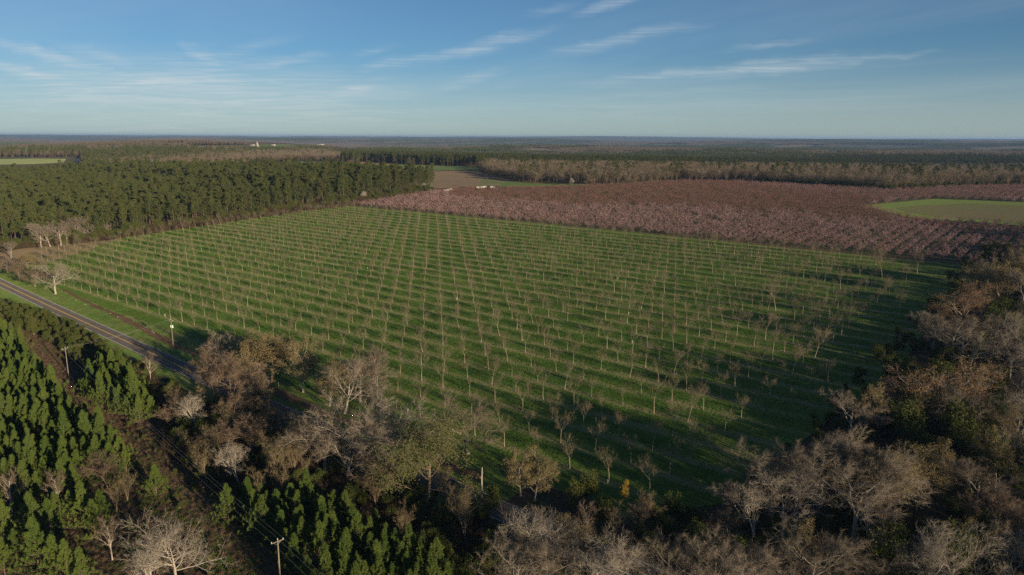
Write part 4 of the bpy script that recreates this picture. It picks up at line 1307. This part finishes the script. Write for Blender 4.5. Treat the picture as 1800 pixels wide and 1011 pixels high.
# wood continuing out of the picture on the right, it shades the field
x, y = us_fill(-44, 300, 118, 620, 1500)
k = np.array([np.min(np.hypot(taken[:, 0] - a, taken[:, 1] - b)) > 8 for a, b in zip(x, y)])
qx, qy = proj(x, y, TZ(x, y))
k &= ~((qx > 1640) & (qx < 1790) & (qy > 845) & (qy < 915))
k &= (US(x, y)[0] > -40)
k &= ~dist_ok(x, y, 20) | (qx > 1715) | (qy < 520)
x, y = x[k], y[k]
sep_k = []
fr_ = dist_ok(x, y, 20)
for i in range(len(x)):
    if all((x[i] - x[j]) ** 2 + (y[i] - y[j]) ** 2 > (150 if fr_[i] else 50) for j in sep_k):
        sep_k.append(i)
x, y = x[sep_k], y[sep_k]
keys = ['grey0', 'grey1', 'grey2', 'brown0', 'oliv1', 'tan0', 'slim0', 'white1', 'rust0']
idx = rng.choice(len(keys), len(x), p=[.24, .18, .17, .05, .18, .03, .08, .07, .0])
LK = {'grey0': 'spreading grey bare', 'grey1': 'upright grey bare', 'grey2': 'many-stemmed grey bare', 'brown0': 'brown bare', 'oliv1': 'olive twiggy', 'tan0': 'tan-leaved', 'slim0': 'slender bare', 'white1': 'white-forked', 'rust0': 'rust-leaved'}
infr = dist_ok(x, y, 20)
for a, b, i, f_ in zip(x, y, idx, infr):
    if f_:
        plant('leafy_tree' if keys[i] in ('tan0', 'rust0') else 'bare_tree', keys[i], a, b, rng.uniform(.65, 1.0), float(R_()[0]), '%s tree inside the right-hand wood' % LK[keys[i]], 'tree', 'trees inside the right-hand wood')
o_ = ~infr
scatter('wood_beyond', keys, x[o_], y[o_], idx[o_], rng.uniform(.7, 1.05, o_.sum()), R_(o_.sum()), 'bare wood running on along the orchard side', 'wood')
x, y = us_fill(-95, 260, 20, 108, 40)
k = np.array([np.min(np.hypot(taken[:, 0] - a, taken[:, 1] - b)) > 7.5 for a, b in zip(x, y)]) & (US(x, y)[1] < ROADS(US(x, y)[0]) - 9)
qx, qy = proj(x, y, TZ(x, y))
k &= ~((qx > 725) & (qx < 880) & (qy > 860))
x, y = x[k], y[k]
sep_k = []
for i in range(len(x)):
    if all((x[i] - x[j]) ** 2 + (y[i] - y[j]) ** 2 > 60 for j in sep_k):
        sep_k.append(i)
x, y = x[sep_k], y[sep_k]
idx = rng.choice(len(keys), len(x), p=[.24, .12, .22, .06, .20, .02, .07, .07, .0])
infr = dist_ok(x, y, 20)
for a, b, i, f_ in zip(x, y, idx, infr):
    if f_:
        plant('leafy_tree' if keys[i] in ('tan0', 'rust0') else 'bare_tree', keys[i], a, b, rng.uniform(.45, .75), float(R_()[0]), 'smaller %s tree inside the wood below the orchard' % LK[keys[i]], 'tree', 'trees inside the wood below the orchard')
o_ = ~infr
if o_.sum():
    scatter('near_wood', keys, x[o_], y[o_], idx[o_], rng.uniform(.6, .9, o_.sum()), R_(o_.sum()), 'bare wood running on below the orchard', 'wood')

# ---- grass: mats of blades three metres across
def grass_mat(seed, n=130, W=3.4, H=.42, bw=.075):
    r = np.random.default_rng(seed)
    g = Geo()
    c = r.uniform(-.5, .5, (n // 6, 2)) * W
    B = np.concatenate([c[r.integers(0, len(c), n)] + r.normal(size=(n, 2)) * .22, np.full((n, 1), -.04)], 1)
    D = norm(np.concatenate([r.normal(size=(n, 2)) * .45, np.ones((n, 1))], 1)) * H * r.uniform(.45, 1.15, (n, 1))
    P = norm(np.cross(D, r.normal(size=(n, 3)))) * bw
    g.add(np.stack([B - P, B + P, B + D], 1).reshape(-1, 3), np.arange(n * 3).reshape(-1, 3))
    return g.mesh('grass', M['grassblade'])


tm = [grass_mat(90 + i) for i in range(4)]
FIELD = usq([(-590, 455), (-590, 190), (-560, 166), (-520, 153), (-447, 148), (-300, 140.5), (-200, 136.5), (-100, 131.5), (-74, 131), (-63, 150), (-58, 250), (-57, 330), (-53, 410), (-53, 450)])
gu, gs = np.meshgrid(np.arange(-592, -50, 2.9), np.arange(ROWS - 12 * LS + LS / 2 - 3, 458, LS / 4), indexing='ij')
gu, gs = gu.ravel() + rng.normal(size=gu.size) * .6, gs.ravel() + rng.normal(size=gs.size) * .35
x, y = XY(gu, gs)
sr = (gs - ROWS) / LS
k = inpoly(x, y, FIELD) & dist_ok(x, y, 10) & ((np.abs(sr - np.round(sr)) > .2) | (rng.random(x.size) < .12))
x, y = x[k], y[k]
scatter('orchard_grass', None, x, y, rng.integers(0, 4, len(x)), rng.uniform(.8, 1.25, len(x)), R_(len(x)), 'rough green grass between the orchard rows', 'grass', meshes=tm)
x, y = fill([(240, 800), (330, 865), (430, 945), (500, 1005), (470, 1060), (380, 1060), (300, 930), (230, 850)], 2.6, .9, 21)
x2, y2 = fill([(-40, 900), (130, 910), (220, 860), (300, 930), (300, 1060), (-40, 1060)], 4.5, 1.5, 22)
x, y = np.concatenate([x, x2]), np.concatenate([y, y2])
scatter('strip_weeds', None, x, y, rng.integers(0, 4, len(x)), rng.uniform(.7, 1.3, len(x)), R_(len(x)), 'green weeds and grass along the lower cleared strip', 'weeds', meshes=tm)
tv = [grass_mat(95 + i, 150, 3.4, .22, .06) for i in range(3)]
u_ = rng.uniform(-560, -100, 5200)
o_s = np.where(rng.random(5200) < .72, rng.uniform(5.6, 17, 5200), rng.uniform(-9.5, -5.8, 5200))
x, y = XY(u_, ROADS(u_) + o_s)
k = dist_ok(x, y, 10)
x, y = x[k], y[k]
scatter('verge_grass', None, x, y, rng.integers(0, 3, len(x)), rng.uniform(.8, 1.2, len(x)), R_(len(x)), 'short green grass along the road verge', 'grass', meshes=tv)

mx = np.array(meadow_xy)
x, y = rng.uniform(mx[:, 0].min(), mx[:, 0].max(), 30000), rng.uniform(mx[:, 1].min(), mx[:, 1].max(), 30000)
k = inpoly(x, y, meadow_xy) & dist_ok(x, y, 10)
x, y = x[k][:9000], y[k][:9000]
scatter('meadow_grass', None, x, y, rng.integers(0, 3, len(x)), rng.uniform(1.2, 1.9, len(x)), R_(len(x)), 'short grass of the meadow inside the pink orchard', 'grass', meshes=[grass_mat(98 + i, 120, 3.4, .16, .05) for i in range(3)])

# ------------------------------------------------------------------ far woods
BELT = [(842, 312), (930, 322), (1005, 325), (1100, 322), (1200, 315), (1300, 317), (1400, 321), (1500, 328), (1560, 331), (1640, 327), (1700, 324), (1900, 322), (1900, 288), (1400, 286), (1100, 288), (1000, 291), (900, 300), (855, 304)]
belt_xy = pxpoly(BELT)
NOGO = [forest_xy, peach_xy, meadow_xy] + far_xy
n = 90000
r_ = np.sqrt(rng.uniform(780 ** 2, 2600 ** 2, n))
a_ = rng.uniform(rad(-38), rad(38), n)
x, y = r_ * np.sin(a_), r_ * np.cos(a_)
k = dist_ok(x, y, 20)
for pl in NOGO:
    k &= ~inpoly(x, y, pl)
u_, s_u = US(x, y)
k &= ~((s_u < 470) & (u_ > -700)) & ~((s_u < 700) & (u_ > -60) & (u_ < 60))
qx, qy = proj(x, y, TZ(x, y))
k &= (qy < 345) & ~((qx < 850) & (qy > 300) & (qx > 650)) & ~((qx < 145) & (qy > 277))
x, y, qx, qy = x[k], y[k], qx[k], qy[k]
k = np.ones(x.size, bool)
for pl in FARCLEAR:
    k &= ~inpoly(qx, qy, pl) & ~inpoly(qx, qy - 4, pl)
x, y, qx, qy = x[k], y[k], qx[k], qy[k]
inb = inpoly(x, y, belt_xy)
nz = np.sin(x / 170 + 1.1) + np.sin(y / 230 - .6) + np.sin((x + y) / 310) + rng.normal(size=x.size) * .6
pineprob = np.where(inb | ((qx > 850) & (qy > 297)), .03, np.clip(.45 + .35 * nz, .02, .98))
pineprob = np.where((qx > 600) & (qx < 860) & (qy > 284) & (qy < 297), .85, pineprob)
pineprob = np.where((qx > 850) & (qy <= 297), np.clip(.36 + .42 * nz, .02, .97), pineprob)
pineprob = np.where((qx < 600), np.clip(.04 + .10 * nz, 0, .35), pineprob)
isp = rng.random(x.size) < pineprob
GREYP = []
for i in range(4):
    lev, kf, rr_ = skeleton(200 + i, 16, trunk=.6, kids=(7, 5), ang=(46, 42), ratio=(.62, .5), r0=.2, wig=.1, trop=(.0, .06, .05), tmin=(.35, .3))
    g = Geo()
    for l, L in enumerate(lev[:2]):
        for P, R in L:
            tube(g, P * kf, np.maximum(R, .05), 4, 0)
    S = np.concatenate([P[1:] * kf for P, R in lev[1] + lev[2]])
    ii = rr_.integers(0, len(S), 420)
    cones(g, S[ii], norm(rr_.normal(size=(420, 3)) + [0, 0, .9]) * rr_.uniform(.8, 2.2, (420, 1)), .05, 1)
    GREYP.append(g)
gm = [g.mesh('far bare tree', [M['twig_brown'], M[('twig_belt', 'twig_grey', 'twig_brown', 'twig_olive')[i]]]) for i, g in enumerate(GREYP)]
pm = [joined('pine%d' % i) for i in range(3)]
idx = np.where(isp, 4 + rng.integers(0, 3, x.size), rng.choice(4, x.size, p=[.35, .25, .2, .2]))
scl = rng.uniform(.75, 1.15, x.size) * np.where(isp, .95, .92)
scatter('distant_woods', None, x, y, idx, scl, R_(x.size), 'distant grey bare woods and dark pines beyond the orchards', 'woods', meshes=gm + pm)
# dark evergreen shrubs at the foot of the belt
t = rng.uniform(0, 1, 260)
ex = np.array(pxpoly([(1330, 322), (1400, 326), (1500, 332), (1570, 336), (1640, 331), (1700, 328), (1850, 327)]))
cum = np.concatenate([[0], np.cumsum(np.linalg.norm(np.diff(ex, axis=0), axis=1))])
bx = np.interp(t * cum[-1], cum, ex[:, 0]) + rng.normal(size=260) * 3
by = np.interp(t * cum[-1], cum, ex[:, 1]) + rng.normal(size=260) * 3 + 6
mass('belt_shrubs', bx, by, ['ever0', 'ever1'], [.5, .5], .8, 1.3, 'dark evergreen shrubs along the foot of the bare woods', 'shrubs')
# patches of wood, each a hundred metres across, out to the horizon
def patch(kind, seed):
    r = np.random.default_rng(seed)
    g = Geo()
    for i in range(150):
        p = r.uniform(-52, 52, 2)
        h = r.uniform(11, 18)
        c = np.array([p[0], p[1], 0])
        if kind == 'pine' or (kind == 'mix' and r.random() < .4):
            h *= 1.1
            m = 26
            C = np.stack([r.normal(size=m) * 1.5, r.normal(size=m) * 1.5, h * r.uniform(.45, 1, m)], 1)
            C[:, :2] *= np.clip((1.15 - C[:, 2:] / h) * 2, .2, 1)
            tufts(g, r, C + c, np.tile([0, 0, 1.0], (m, 1)), 2.0, .55, 2, 1, 1.0)
        else:
            m = 22
            C = np.tile([0, 0, h * .35], (m, 1)) + c
            D = norm(r.normal(size=(m, 3)) * np.array([.8, .8, .4]) + [0, 0, .8]) * h * r.uniform(.3, .65, (m, 1))
            cones(g, C, D, .28, 2 if r.random() < .7 else 3)
        cones(g, c[None], np.array([[0, 0, h * .9]]), .3, 0)
    return g.mesh('wood patch', [M['twig_far'], M['pine_old'], M['twig_far'], M['twig_far']])


pt = [patch('pine', 1), patch('pine', 2), patch('bare', 3), patch('bare', 4), patch('mix', 5), patch('mix', 6)]
n = 15000
r_ = np.sqrt(rng.uniform(2350 ** 2, 11000 ** 2, n))
a_ = rng.uniform(rad(-38), rad(38), n)
x, y = r_ * np.sin(a_), r_ * np.cos(a_)
qx, qy = proj(x, y, TZ(x, y))
k = np.ones(n, bool)
for pl in FARCLEAR:
    for dy in (0, 1.5, 3, 4.5):
        k &= ~inpoly(qx, qy - dy, pl)
nz = np.sin(x / 520 + 1.1) + np.sin(y / 710 - .6) + np.sin((x + y) / 930) + .8 * np.sin(x / 230 - y / 340) + rng.normal(size=n) * .5
nz = nz - np.where(qx < 650, 1.5, -.15)
fieldy = np.sin(x / 640 + 3) * np.sin(y / 470 + 1) + .3 * np.sin(x / 210) > .74
k &= ~fieldy
x, y, nz, qx = x[k], y[k], nz[k], qx[k]
idx = np.where(nz > .5, rng.integers(0, 2, x.size), np.where(nz < .0, 2 + rng.integers(0, 2, x.size), 4 + rng.integers(0, 2, x.size)))
scatter('horizon_woods', None, x, y, idx, rng.uniform(.85, 1.15, x.size), R_(x.size), 'woods of pine and bare trees fading towards the horizon', 'woods', meshes=pt, sink=.5)


# ------------------------------------------------------------------ poles and wires
def box(g, c, s, mi=0, rz=0.0):
    x, y, z = np.array(s) / 2
    V = np.array([[-x, -y, -z], [x, -y, -z], [x, y, -z], [-x, y, -z], [-x, -y, z], [x, -y, z], [x, y, z], [-x, y, z]])
    a, b = math.cos(rz), math.sin(rz)
    V = V @ np.array([[a, b, 0], [-b, a, 0], [0, 0, 1]]) + np.array(c)
    g.add(V, [[0, 3, 2, 1], [4, 5, 6, 7], [0, 1, 5, 4], [1, 2, 6, 5], [2, 3, 7, 6], [3, 0, 4, 7]], mi)


def utility_pole(p, H, az, label, cans=0):
    x, y, z = p
    o = bpy.data.objects.new('utility_pole', None)
    COL.objects.link(o)
    o.location = (x, y, z)
    o.rotation_euler = (0, 0, az)
    tag(o, label, 'utility pole', 'utility poles')
    g = Geo()
    tube(g, [[0, 0, -.3], [0, 0, H * .5], [0, 0, H]], [.15, .125, .10], 10, 0, True)
    obj('pole_shaft', g.mesh('pole_shaft', M['pole']), o)
    g = Geo()
    box(g, (0, .14, H - .45), (2.5, .10, .13))
    arm = obj('crossarm', g.mesh('crossarm', M['pole']), o)
    for sx in (-1, 1):
        g = Geo()
        tube(g, [[sx * .75, .19, H - .48], [0, .16, H - 1.15]], [.02, .02], 4)
        obj('brace', g.mesh('brace', M['metal']), arm)
    for sx in (-1.12, 0, 1.12):
        g = Geo()
        zz = H - .38 if sx else H
        tube(g, [[sx, .14 if sx else 0, zz], [sx, .14 if sx else 0, zz + .1], [sx, .14 if sx else 0, zz + .16], [sx, .14 if sx else 0, zz + .24]], [.035, .07, .085, .04], 7, 0, True)
        obj('insulator', g.mesh('insulator', M['white']), arm)
    for c in range(cans):
        g = Geo()
        sx = (-.42, .5)[c]
        zz = H * .70
        tube(g, [[sx, .1, zz], [sx, .1, zz + .05], [sx, .1, zz + .95], [sx, .1, zz + 1.02]], [.2, .28, .28, .12], 12, 0, True)
        can = obj('transformer', g.mesh('transformer', M['white']), o)
        for q in (-.1, .1):
            g = Geo()
            tube(g, [[sx + q, .1, zz + 1.0], [sx + q, .1, zz + 1.28]], [.05, .03], 6, 0, True)
            obj('bushing', g.mesh('bushing', M['metal']), can)
    return o


def attach(o, sx, H):
    a = o.rotation_euler.z
    lx, ly, lz = sx, (.14 if sx else 0), (H - .14 if sx else H + .24)
    return np.array([o.location.x + lx * math.cos(a) - ly * math.sin(a), o.location.y + lx * math.sin(a) + ly * math.cos(a), o.location.z + lz])


P1, P2, P3 = hit(304.6, 608.5), hit(120.8, 662.5), hit(494, 1040)
P5 = P3 + (P3 - P2)
P5[2] = TZ(P5[0], P5[1])
d12 = math.atan2(P2[1] - P1[1], P2[0] - P1[0]) + math.pi / 2
d23 = math.atan2(P3[1] - P2[1], P3[0] - P2[0]) + math.pi / 2
HP = 10.7
pole1 = utility_pole(P1, HP, d12, 'utility pole with two white transformers beside the road verge', 2)
pole2 = utility_pole(P2, HP, d23 + .5, 'plain utility pole on the cleared strip beside the small pine clump')
pole3 = utility_pole(P3, HP, d23, 'utility pole with crossarm at the edge of the pine stand below')
pole5 = utility_pole(P5, HP, d23, 'utility pole further along the cleared strip')


def span(a, b, label, sag=1.1):
    o = bpy.data.objects.new('power_line', None)
    COL.objects.link(o)
    o.location = a.location
    tag(o, label, 'power line', 'power line spans')
    for sx in (-1.12, 0, 1.12):
        A, B = attach(a, sx, HP), attach(b, sx, HP)
        t = np.linspace(0, 1, 25)[:, None]
        P = A + (B - A) * t
        P[:, 2] -= sag * 4 * t[:, 0] * (1 - t[:, 0])
        g = Geo()
        tube(g, P - np.array(a.location), np.full(25, .010), 4)
        obj('wire', g.mesh('wire', M['wire']), o)


span(pole1, pole2, 'power line wires crossing the road between two poles', .8)
span(pole2, pole3, 'power line wires running down the cleared strip')
span(pole3, pole5, 'power line wires running on past the pine stand')

# dead snag by the road
x, y, z = hit(847, 888)
o = bpy.data.objects.new('dead_tree', None)
COL.objects.link(o)
o.location = (x, y, z)
tag(o, 'broken dead trunk standing like a post beside the road', 'dead tree')
g = Geo()
tube(g, [[0, 0, -.1], [.05, 0, 3], [0, .08, 6], [.1, .05, 9.2]], [.24, .19, .16, .10], 8, 0, True)
obj('trunk', g.mesh('trunk', M['bark_grey']), o)
for pts in ([[0.02, 0, 3.6], [1.0, .1, 3.9], [1.8, .2, 4.9]], [[0, 0, 3.3], [-.7, 0, 3.5], [-1.1, 0, 4.2]], [[.04, 0, 6.4], [-.5, .2, 6.9]], [[.08, 0, 7.6], [.4, -.2, 8.1]]):
    g = Geo()
    tube(g, pts, np.linspace(.08, .02, len(pts)), 5, 0, True)
    obj('limb', g.mesh('limb', M['bark_grey']), o)

# roadside marker posts
for px, py in ((473, 676), (490, 680)):
    x, y, z = hit(px, py)
    g = Geo()
    box(g, (0, 0, .7), (.14, .14, 1.5))
    o = obj('marker_post', g.mesh('marker_post', M['white']), None, (x, y, z))
    tag(o, 'short white marker post on the road bank under the tan trees', 'marker post', 'white marker posts')
    g = Geo()
    box(g, (0, 0, 1.5), (.2, .2, .1))
    obj('cap', g.mesh('cap', M['metal']), o)

# stones on the eroded bank
for px, py in ((194, 552), (207, 558), (268, 583), (270, 586), (388, 592), (133, 528), (150, 536)):
    x, y, z = hit(px, py)
    bm = bmesh.new()
    bmesh.ops.create_icosphere(bm, subdivisions=2, radius=.42)
    rr_ = np.random.default_rng(int(px))
    for v in bm.verts:
        v.co *= 1 + rr_.normal() * .12
        v.co.z *= .6
    me = bpy.data.meshes.new('boulder')
    bm.to_mesh(me)
    bm.free()
    me.materials.append(M['stone'])
    o = obj('boulder', me, None, (x, y, z + .15))
    tag(o, 'pale boulder on the eroded bank between the road and the orchard', 'boulder', 'boulders on the eroded bank')


# ------------------------------------------------------------------ far farm buildings and vehicles
def shed(p, L, W, H, rz, label, name='farm_shed', roof='roofgrey', wall='white', group=None):
    o = bpy.data.objects.new(name, None)
    COL.objects.link(o)
    o.location = p
    o.rotation_euler = (0, 0, rz)
    tag(o, label, 'farm building', group)
    g = Geo()
    box(g, (0, 0, H / 2 - .5), (L, W, H + 1.0))
    x, y = L / 2, W / 2
    rh = W * .24
    g.add([[-x, -y, H], [-x, y, H], [-x, 0, H + rh], [x, -y, H], [x, y, H], [x, 0, H + rh]], [[0, 2, 1], [3, 4, 5]])
    obj('wall', g.mesh('wall', M[wall]), o)
    g = Geo()
    e = .5
    t = .15
    for sgn in (-1, 1):
        V = [[-x - e, sgn * (y + e), H - e * rh / y], [x + e, sgn * (y + e), H - e * rh / y], [x + e, 0, H + rh + .02], [-x - e, 0, H + rh + .02]]
        V = V + [[a, b, c + t] for a, b, c in V]
        g.add(V, [[0, 1, 2, 3], [4, 5, 6, 7], [0, 1, 5, 4], [1, 2, 6, 5], [2, 3, 7, 6], [3, 0, 4, 7]])
    obj('roof', g.mesh('roof', M[roof]), o)
    g = Geo()
    box(g, (0, -y - .03, H * .4), (min(4, L * .3), .08, H * .8))
    obj('door', g.mesh('door', M['glass']), o)
    for q in (-.3, .3):
        g = Geo()
        box(g, (L * q, -y - .03, H * .6), (min(2, L * .1), .08, H * .3))
        obj('window', g.mesh('window', M['glass']), o)
    return o


SHEDS = [(162, 285.5, 70, 14, 5, .1, 'long pale poultry shed behind the pine plantation near the pasture'), (176, 285, 60, 14, 5, .1, 'second long pale shed behind the pine plantation'), (218, 282.5, 45, 12, 5, .15, 'pale shed behind the pines below the wooded hill'), (366, 281.5, 70, 12, 5, .0, 'low pale shed behind the middle of the plantation'),
         (458, 261.5, 40, 16, 9, .3, 'pale barn at the foot of the silo'), (449, 261, 24, 12, 6, .3, 'small pale shed beside the silo'), (444, 257.5, 30, 14, 7, .0, 'white barn on the green rise behind the silo'), (480.5, 257, 26, 14, 7, .0, 'white house on the green rise right of the silo'), (481, 261.5, 24, 14, 7, .0, 'white house below the green rise right of the silo'), (465, 261, 50, 12, 5, .2, 'low cream shed beside the barn and silo'),
         (564, 256, 60, 20, 7, .2, 'grey roofed warehouse among far woods'), (685, 267.5, 26, 14, 8, .4, 'white gabled house in a clearing of far woods'), (752, 252.5, 40, 18, 11, .4, 'white house on the far wooded ridge'), (1619, 266.5, 44, 18, 8, .1, 'white roofed building among the far pines'), (1672, 313.5, 22, 9, 4, .1, 'low pale roof inside the bare belt of woods')]
for px, py, L, W, H, rz, lab in SHEDS:
    p = hit(px, py)
    kf_ = .55 if 440 < px < 490 else .45 if 550 < px < 760 else .8
    shed((p[0], p[1], p[2] + 1.0), L * kf_, W * kf_, H * kf_, rz, lab, wall='concrete')
p = hit(452.5, 261.5)
o = bpy.data.objects.new('silo', None)
COL.objects.link(o)
o.location = tuple(p)
tag(o, 'tall pale concrete silo on the far green rise', 'silo')
sd_ = math.hypot(p[0], p[1])
sh = 10.5 * sd_ / FPX
g = Geo()
tube(g, [[0, 0, -2], [0, 0, sh * .5], [0, 0, sh]], [sh * .09] * 3, 20, 0, True)
obj('silo_body', g.mesh('silo_body', M['concrete']), o)
g = Geo()
tube(g, [[0, 0, sh], [0, 0, sh * 1.03], [0, 0, sh * 1.07]], [sh * .125, sh * .09, sh * .01], 20, 0, True)
obj('silo_roof', g.mesh('silo_roof', M['roofgrey']), o)
g = Geo()
tube(g, [[sh * .17, 0, -2], [sh * .17, 0, sh * .8]], [sh * .05] * 2, 12, 0, True)
obj('elevator_shaft', g.mesh('elevator_shaft', M['concrete']), o)


def van(p, rz, label, L=5.2, H=2.2):
    o = bpy.data.objects.new('parked_van', None)
    COL.objects.link(o)
    o.location = p
    o.rotation_euler = (0, 0, rz)
    tag(o, label, 'vehicle', 'white vehicles by the far orchard')
    g = Geo()
    W2 = .95
    prof = [(-L / 2, .45), (-L / 2, H - .1), (-L / 2 + .15, H), (L * .22, H), (L * .34, H * .62), (L * .49, H * .52), (L / 2, .45)]
    n = len(prof)
    V = [[a, -W2, b] for a, b in prof] + [[a, W2, b] for a, b in prof]
    F4 = [[i, (i + 1) % n, n + (i + 1) % n, n + i] for i in range(n)]
    g.add(V, F4)
    g.add(V, [list(range(n))[::-1], list(range(n, 2 * n))])
    obj('body', g.mesh('body', M['guard']), o)
    g = Geo()
    V = [[L * .228, -W2 * .9, H * .97], [L * .332, -W2 * .9, H * .64], [L * .332, W2 * .9, H * .64], [L * .228, W2 * .9, H * .97]]
    g.add(np.array(V) + [.03, 0, .02], [[0, 1, 2, 3]])
    for sy in (-1, 1):
        box(g, (L * .12, sy * (W2 + .005), H * .76), (L * .16, .02, H * .24))
    obj('window', g.mesh('window', M['glass']), o)
    for sx in (-.3, .32):
        for sy in (-1, 1):
            g = Geo()
            tube(g, [[L * sx, sy * (W2 - .2), .36], [L * sx, sy * (W2 + .03), .36]], [.36, .36], 12, 0, True)
            obj('wheel', g.mesh('wheel', M['tyre']), o)
    return o


for px, py, rz, lab in ((784, 337.5, .3, 'white vehicle parked at the near end of the far orchard lane'), (789, 336.2, .4, 'white vehicle beside the pink orchard lane'), (793, 335.2, 1.2, 'white vehicle at the lane end by the pink rows'), (842, 332, .1, 'white vehicle at the edge of the red-twigged orchard'), (848, 331.5, .9, 'white vehicle parked next to another by the red-twigged orchard'), (853, 331, .2, 'white vehicle last of the group by the red-twigged orchard'), (866, 331.5, .1, 'white vehicle apart from the others under a bare tree')):
    p = hit(px, py)
    van((p[0], p[1], p[2] + .15), rz, lab, 5.6, 2.4)

# ------------------------------------------------------------------ the air
bm = bmesh.new()
bmesh.ops.create_cube(bm, size=1.0)
me = bpy.data.meshes.new('haze')
bm.to_mesh(me)
bm.free()
hz = obj('haze', me)
ZB, ZT = -75.0, 118.0
hz.scale = (64000, 64000, ZT - ZB)
hz.location = (0, 0, (ZB + ZT) / 2)
tag(hz, 'thin blue haze over the far country', 'haze', None, 'stuff')
hm = bpy.data.materials.new('haze')
hm.use_nodes = True
t = hm.node_tree
t.nodes.clear()
vo = t.nodes.new('ShaderNodeVolumePrincipled')
vo.inputs['Color'].default_value = (.38, .62, 1.0, 1)
vo.inputs['Density'].default_value = 4.6e-5
vo.inputs['Anisotropy'].default_value = 0.1
om = t.nodes.new('ShaderNodeOutputMaterial')
t.links.new(vo.outputs[0], om.inputs['Volume'])
me.materials.append(hm)
bpy.context.view_layer.update()
